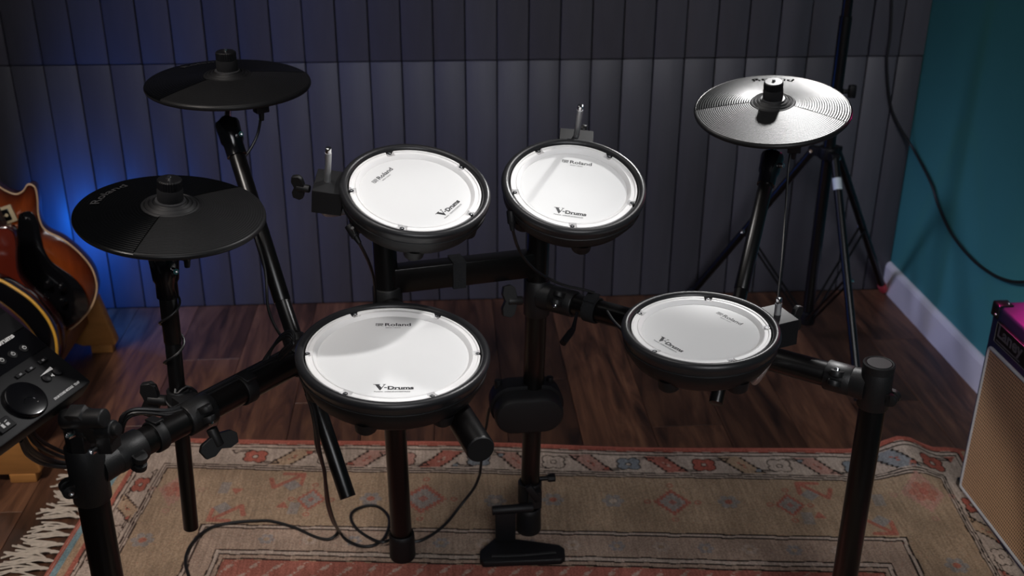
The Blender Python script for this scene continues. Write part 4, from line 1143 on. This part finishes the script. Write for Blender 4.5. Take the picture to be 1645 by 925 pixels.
# ================================================================== AMPLIFIER
AX, AY, AH, AW_, AD = 1.168, 2.020, .474, .52, .235
amp = thing('guitar_amplifier', 'navy blue combo amplifier with tan woven grille and white piping at the right wall', 'amplifier', (AX + AD / 2, AY - AW_ / 2, 0))
cA = np.array([AX + AD / 2, AY - AW_ / 2, AH / 2])
MB().box(cA, X, Y, Z, AD / 2, AW_ / 2, AH / 2).build('cabinet', 'amp_vinyl', amp, bevel=.008, seg=3)
gz0, gz1, gy0, gy1 = .022, .378, AY - AW_ + .022, AY - .022
MB().box((AX - .0015, (gy0 + gy1) / 2, (gz0 + gz1) / 2), X, Y, Z, .0025, (gy1 - gy0) / 2, (gz1 - gz0) / 2).build('grille', 'grille_cloth', amp, smooth=False)
def rrect(y0, y1, z0, z1, r_, x_):
    P = []
    for (cy, cz, a0) in ((y1 - r_, z1 - r_, 0), (y0 + r_, z1 - r_, 90), (y0 + r_, z0 + r_, 180), (y1 - r_, z0 + r_, 270)):
        for k in range(5): a = math.radians(a0 + k * 22.5); P.append((x_, cy + r_ * math.cos(a), cz + r_ * math.sin(a)))
    return P
MB().sweep(rrect(gy0, gy1, gz0, gz1, .008, AX - .003), .0040, 8, closed=True).build('piping', 'piping', amp)
def face(px): return gx(*px, AX - .001)
# badge with lettering
bz0, bz1 = .398, .446; by1 = AY - .034; by0 = by1 - .190
bd = MB().box((AX - .002, (by0 + by1) / 2, (bz0 + bz1) / 2), X, Y, Z, .003, (by1 - by0) / 2, (bz1 - bz0) / 2).build('badge', 'badge', amp, bevel=.001, seg=1)
MB().sweep(rrect(by0 + .002, by1 - .002, bz0 + .002, bz1 - .002, .001, AX - .0052), .0009, 6, closed=True).build('badge_trim', 'letter_grey', bd)
mb = MB(); letters(mb, 'Laney', (AX - .0056, by1 - .063, (bz0 + bz1) / 2 + .003), -Y, Z, width=.104, height=.037, bold=.03)
flat(mb, [(0, 0), (.100, 0), (.100, .0035), (0, .0035)], (AX - .0056, by1 - .010, bz0 + .0065), -Y, Z); mb.build('badge_lettering', 'letter_grey', bd, smooth=False)
hy = AY - AW_ / 2
hd_a = MB().sweep(spline([(AX + AD / 2, hy + .10, AH + .003), (AX + AD / 2, hy + .085, AH + .014), (AX + AD / 2, hy, AH + .022), (AX + AD / 2, hy - .085, AH + .014), (AX + AD / 2, hy - .10, AH + .003)], 6), .007, 10).build('handle', 'rubber', amp)
MB().box((AX + AD / 2, hy + .10, AH + .003), X, Y, Z, .012, .012, .003).box((AX + AD / 2, hy - .10, AH + .003), X, Y, Z, .012, .012, .003).build('handle_mount', 'chrome', hd_a, bevel=.001, seg=1)
for (cy, cz) in ((AY, AH), (AY - AW_, AH), (AY, 0), (AY - AW_, 0)):
    sy = -1 if cy == AY else 1; sz = -1 if cz else 1
    mb = MB(); t_ = .0016; L = .030
    mb.box((AX + L / 2 - t_, cy + sy * L / 2 - sy * t_, cz - sz * t_), X, Y, Z, L / 2, L / 2, t_)
    mb.box((AX - t_, cy + sy * L / 2 - sy * t_, cz + sz * L / 2 - sz * t_), X, Y, Z, t_, L / 2, L / 2)
    mb.box((AX + L / 2 - t_, cy - sy * t_, cz + sz * L / 2 - sz * t_), X, Y, Z, L / 2, t_, L / 2)
    k = mb.build('corner_guard', 'corner_black', amp, bevel=.0014, seg=2)
    b_ = MB(); bolt(b_, (AX - .0034, cy + sy * .020, cz + sz * .020), (-1, 0, 0), .0035, .002); bolt(b_, (AX + .020, cy + sy * .020, cz - sz * .0034), (0, 0, -sz), .0035, .002); b_.build('screw', 'chrome', k)

# ================================================================== GUITAR RACK AND GUITARS
fn = gz(61, 768, 0); ff_ = gz(182, 562, 0)
gs = thing('guitar_rack', 'wooden guitar rack with rounded end posts at the left wall', 'guitar rack', zp((fn + ff_) / 2, 0))
for (p, nm) in ((fn, 0), (ff_, 1)):
    mb = MB(); x1 = p[0] + .012
    # end frame in the x-z plane: arched board with a rounded upright at its right end
    P = [(x1, .022), (x1 + .006, .03), (x1 - .028, .170), (x1 - .040, .186), (x1 - .058, .190), (x1 - .074, .180), (x1 - .090, .140), (x1 - .20, .120), (x1 - .40, .125), (x1 - .44, .12), (x1 - .45, .022), (x1 - .36, .022), (x1 - .33, .05), (x1 - .15, .05), (x1 - .09, .022)]
    mb.prism([(a, p[1] - .016, b_) for a, b_ in P], (0, .032, 0)); k = mb.build('end_frame', 'beech', gs, bevel=.004)
    MB().box((x1 - .038, p[1], .0115), X, Y, Z, .030, .017, .0115).build('foot', 'beech', k, bevel=.002)
    MB().box((x1 - .41, p[1], .0115), X, Y, Z, .030, .017, .0115).build('foot', 'beech', k, bevel=.002)
for (dx, z_) in ((-.060, .118), (-.30, .095)):
    a = np.array([fn[0] + dx, fn[1] + .016, z_]); e_ = np.array([ff_[0] + dx, ff_[1] - .016, z_])
    MB().box((a + e_) / 2, unit(e_ - a), X, Z, np.linalg.norm(e_ - a) / 2, .011, .024).build('rail', 'rail_wood', gs, bevel=.003)

GN = unit(np.array([.10, -1, .10]))
def guitar(label, Yp, right, axis_p, axis_d, thick, face_m, side_m, bind_m, bw_=.0035, burst=None):
    """right: traced right-hand contour of the body top (pixels), from neck joint to end pin; mirrored about the neck axis"""
    c0 = gy(*axis_p, Yp); P = [gpl(*p, c0, GN) for p in right]
    ax_ = unit(gpl(axis_p[0] - axis_d[0] * 60, axis_p[1] - axis_d[1] * 60, c0, GN) - c0)     # up the neck
    sd_ = np.cross(ax_, -GN); sd_ = -sd_ if sd_ @ X < 0 else sd_
    loc = [((p - c0) @ sd_, (p - c0) @ ax_) for p in P]
    sm_ = spline([(a, b_, 0) for a, b_ in loc], 5)
    R_ = [(p[0], p[1]) for p in sm_]
    Lh = [(-a, b_) for a, b_ in R_[::-1]]
    out = R_ + Lh
    W3 = lambda a, b_, h=0.0: c0 + a * sd_ + b_ * ax_ + GN * h
    t = thing('electric_guitar', label, 'guitar', c0)
    n_ = len(out); mb = MB()
    cen = np.mean(np.array(out), 0)
    def ringp(s_, h): return [W3(cen[0] + (a - cen[0]) * s_, cen[1] + (b_ - cen[1]) * s_, h) for a, b_ in out]
    mb2 = MB(); rings = [ringp(1.0, -.001), ringp(1.004, -.004), ringp(1.004, -thick + .006), ringp(.985, -thick)]
    vs = [p for r_ in rings for p in r_]; fs = []
    for i in range(3):
        for k in range(n_): fs.append((i * n_ + k, i * n_ + (k + 1) % n_, (i + 1) * n_ + (k + 1) % n_, (i + 1) * n_ + k))
    fs.append(tuple(3 * n_ + k for k in range(n_)))
    mb2.add(vs, fs); mb2.build('body', side_m, t, angle=50)
    # carved top: concentric rings
    lev = [(1.0, 0), (.985, .0006), (.93, .0022), (.80, .006), (.6, .010), (.3, .012)]
    rings = [ringp(s_, h) for s_, h in lev]; vs = [p for r_ in rings for p in r_] + [W3(*cen, .0125)]; fs = []
    for i in range(len(lev) - 1):
        for k in range(n_): fs.append((i * n_ + k, i * n_ + (k + 1) % n_, (i + 1) * n_ + (k + 1) % n_, (i + 1) * n_ + k))
    b0 = (len(lev) - 1) * n_
    for k in range(n_): fs.append((b0 + k, b0 + (k + 1) % n_, len(vs) - 1))
    mb = MB(); mb.add(vs, fs); top = mb.build('top', face_m, t, angle=70)
    if burst:
        att = top.data.attributes.new('burst', 'FLOAT', 'POINT')
        att.data.foreach_set('value', [s_ ** 1.6 for s_, h in lev for _ in range(n_)] + [0.0])
    mb = MB(); mb.sweep([W3(cen[0] + (a - cen[0]) * .998, cen[1] + (b_ - cen[1]) * .998, -.001) for a, b_ in out], bw_ * .75, 6, closed=True); mb.build('binding', bind_m, t)
    yt = R_[0][1]
    L = .44
    MB().box(W3(0, yt + L / 2 - .07, .004), sd_, ax_, GN, .026, L / 2 + .07, .011).build('neck', 'neck_wood', t, bevel=.006)
    fb = MB().box(W3(0, yt + L / 2 - .07, .018), sd_, ax_, GN, .027, L / 2 + .06, .003).build('fretboard', 'fret_wood', t, bevel=.001)
    mb = MB()
    for k in range(14): mb.box(W3(0, yt - .11 + k * .041, .0215), sd_, ax_, GN, .026, .0008, .0008)
    mb.build('frets', 'chrome', fb, smooth=False)
    hd = MB().prism([W3(a, yt + L + b_, -.006) for a, b_ in ((-.022, -.01), (-.035, .03), (-.044, .14), (-.015, .165), (0, .155), (.015, .165), (.044, .14), (.035, .03), (.022, -.01))], GN * .014).build('headstock', side_m, t, bevel=.002)
    for k in range(3):
        for g in (-1, 1):
            p = W3(g * .048, yt + L + .04 + .035 * k, .0); MB().cyl(p, p + sd_ * g * .016, .006, n=10).build('tuner', 'chrome', hd)
    mb = MB()
    for k in range(6): mb.cyl(W3((k - 2.5) * .0085, -.06, .026), W3((k - 2.5) * .0066, yt + L, .0225), .0005, n=5)
    mb.build('strings', 'chrome', t)
    bl = min(b_ for a, b_ in out)
    MB().box(W3(0, -.03, .018), sd_, ax_, GN, .040, .006, .008).build('bridge', 'chrome', t, bevel=.002)
    return t, W3, c0, sd_, ax_
AD_ = unit((.447, .894))
gpg = 'electric guitars standing in the wooden rack'
tA, WA, cA_, sdA, axA = guitar('sunburst electric guitar with black pickguard, farthest back in the rack', 2.70,
    [(-22, 285), (-8, 295), (8, 306), (25, 312), (37, 307), (44, 297), (51, 297), (57, 303), (60, 320), (62, 347), (72, 369), (100, 384), (125, 404), (145, 427), (154, 449), (155, 470), (146, 495), (128, 517), (106, 533), (84, 538)],
    (-5, 354), AD_, .045, 'sunburst', 'side_brown', 'binding_cream', burst=True)
tA['group'] = gpg
pg = [(30, 345), (36, 341), (48, 339), (57, 347), (63, 362), (66, 380), (72, 402), (84, 420), (100, 432), (116, 443), (130, 458), (140, 478), (140, 497), (126, 513), (106, 525), (90, 529), (70, 505), (50, 480), (35, 455), (27, 430), (25, 405), (28, 380), (29, 360)]
c1_ = cA_ + GN * .0115
P = spline([gpl(*p, c1_, GN) for p in pg], 3)
po = MB().prism(P, GN * .003).build('pickguard', 'gloss_black', tA, bevel=.001)
for px in ((78, 456), (72, 479), (101, 484), (99, 461)):
    p = gpl(*px, c1_ + GN * .003, GN); mb = MB(); mb.lathe([(.0125, 0), (.0115, .004), (.0095, .006), (.0090, .016), (.0075, .0185), (0, .019)], p, GN, 24); mb.build('knob', 'gloss_black', po)
pc = gpl(-5, 350, c1_, GN)
k = MB().box(pc + GN * .002, sdA, axA, GN, .046, .022, .003).build('pickup_ring', 'pickup_cream', tA, bevel=.001)
MB().box(pc + GN * .005, sdA, axA, GN, .036, .015, .003).build('pickup', 'gloss_black', k, bevel=.001)
mb = MB()
for j in range(6): mb.cyl(pc + sdA * (j - 2.5) * .011 + GN * .007, pc + sdA * (j - 2.5) * .011 + GN * .0086, .0045, n=12)
mb.build('pole_pieces', 'pickup_cream', k)
t2, W2, c2_, s2_, a2_ = guitar('dark cherry electric guitar with rounded horn, between the sunburst and black guitars', 2.555,
    [(-60, 330), (-45, 350), (-25, 362), (-5, 366), (12, 366), (22, 374), (26, 392), (26, 415), (30, 440), (48, 466), (74, 490), (93, 516), (101, 540), (100, 566), (88, 594), (66, 616), (40, 628), (18, 630)],
    (-62, 470), AD_, .042, 'cherry', 'cherry_side', 'cherry_side')
t2['group'] = gpg
t3, W3_, c3_, s3_, a3_ = guitar('glossy black electric guitar with yellow edge binding', 2.43,
    [(-140, 395), (-110, 390), (-85, 395), (-68, 408), (-55, 425), (-30, 440), (0, 450), (25, 464), (50, 482), (72, 506), (85, 529), (91, 552), (90, 578), (78, 606), (55, 630), (30, 644), (8, 648)],
    (-75, 490), AD_, .048, 'gloss_black', 'gloss_black', 'binding_yellow', bw_=.0052)
t3['group'] = gpg
t4, W4, c4_, s4_, a4_ = guitar('black electric guitar with thin pale binding behind the sound module', 2.29,
    [(-150, 430), (-120, 430), (-95, 440), (-75, 455), (-50, 468), (-25, 481), (0, 498), (25, 518), (45, 541), (60, 566), (66, 592), (62, 622), (48, 650), (26, 672), (0, 682), (-20, 684)],
    (-105, 520), AD_, .045, 'gloss_black', 'cherry_side', 'binding_white', bw_=.0026)
t4['group'] = gpg
for px in ((4, 506), (12, 513), (22, 520), (30, 528)):
    p = gpl(*px, c4_ + GN * .006, GN); MB().lathe([(.008, 0), (.007, .010), (.005, .013), (0, .0135)], p, GN, 14).build('knob', 'chrome', t4)
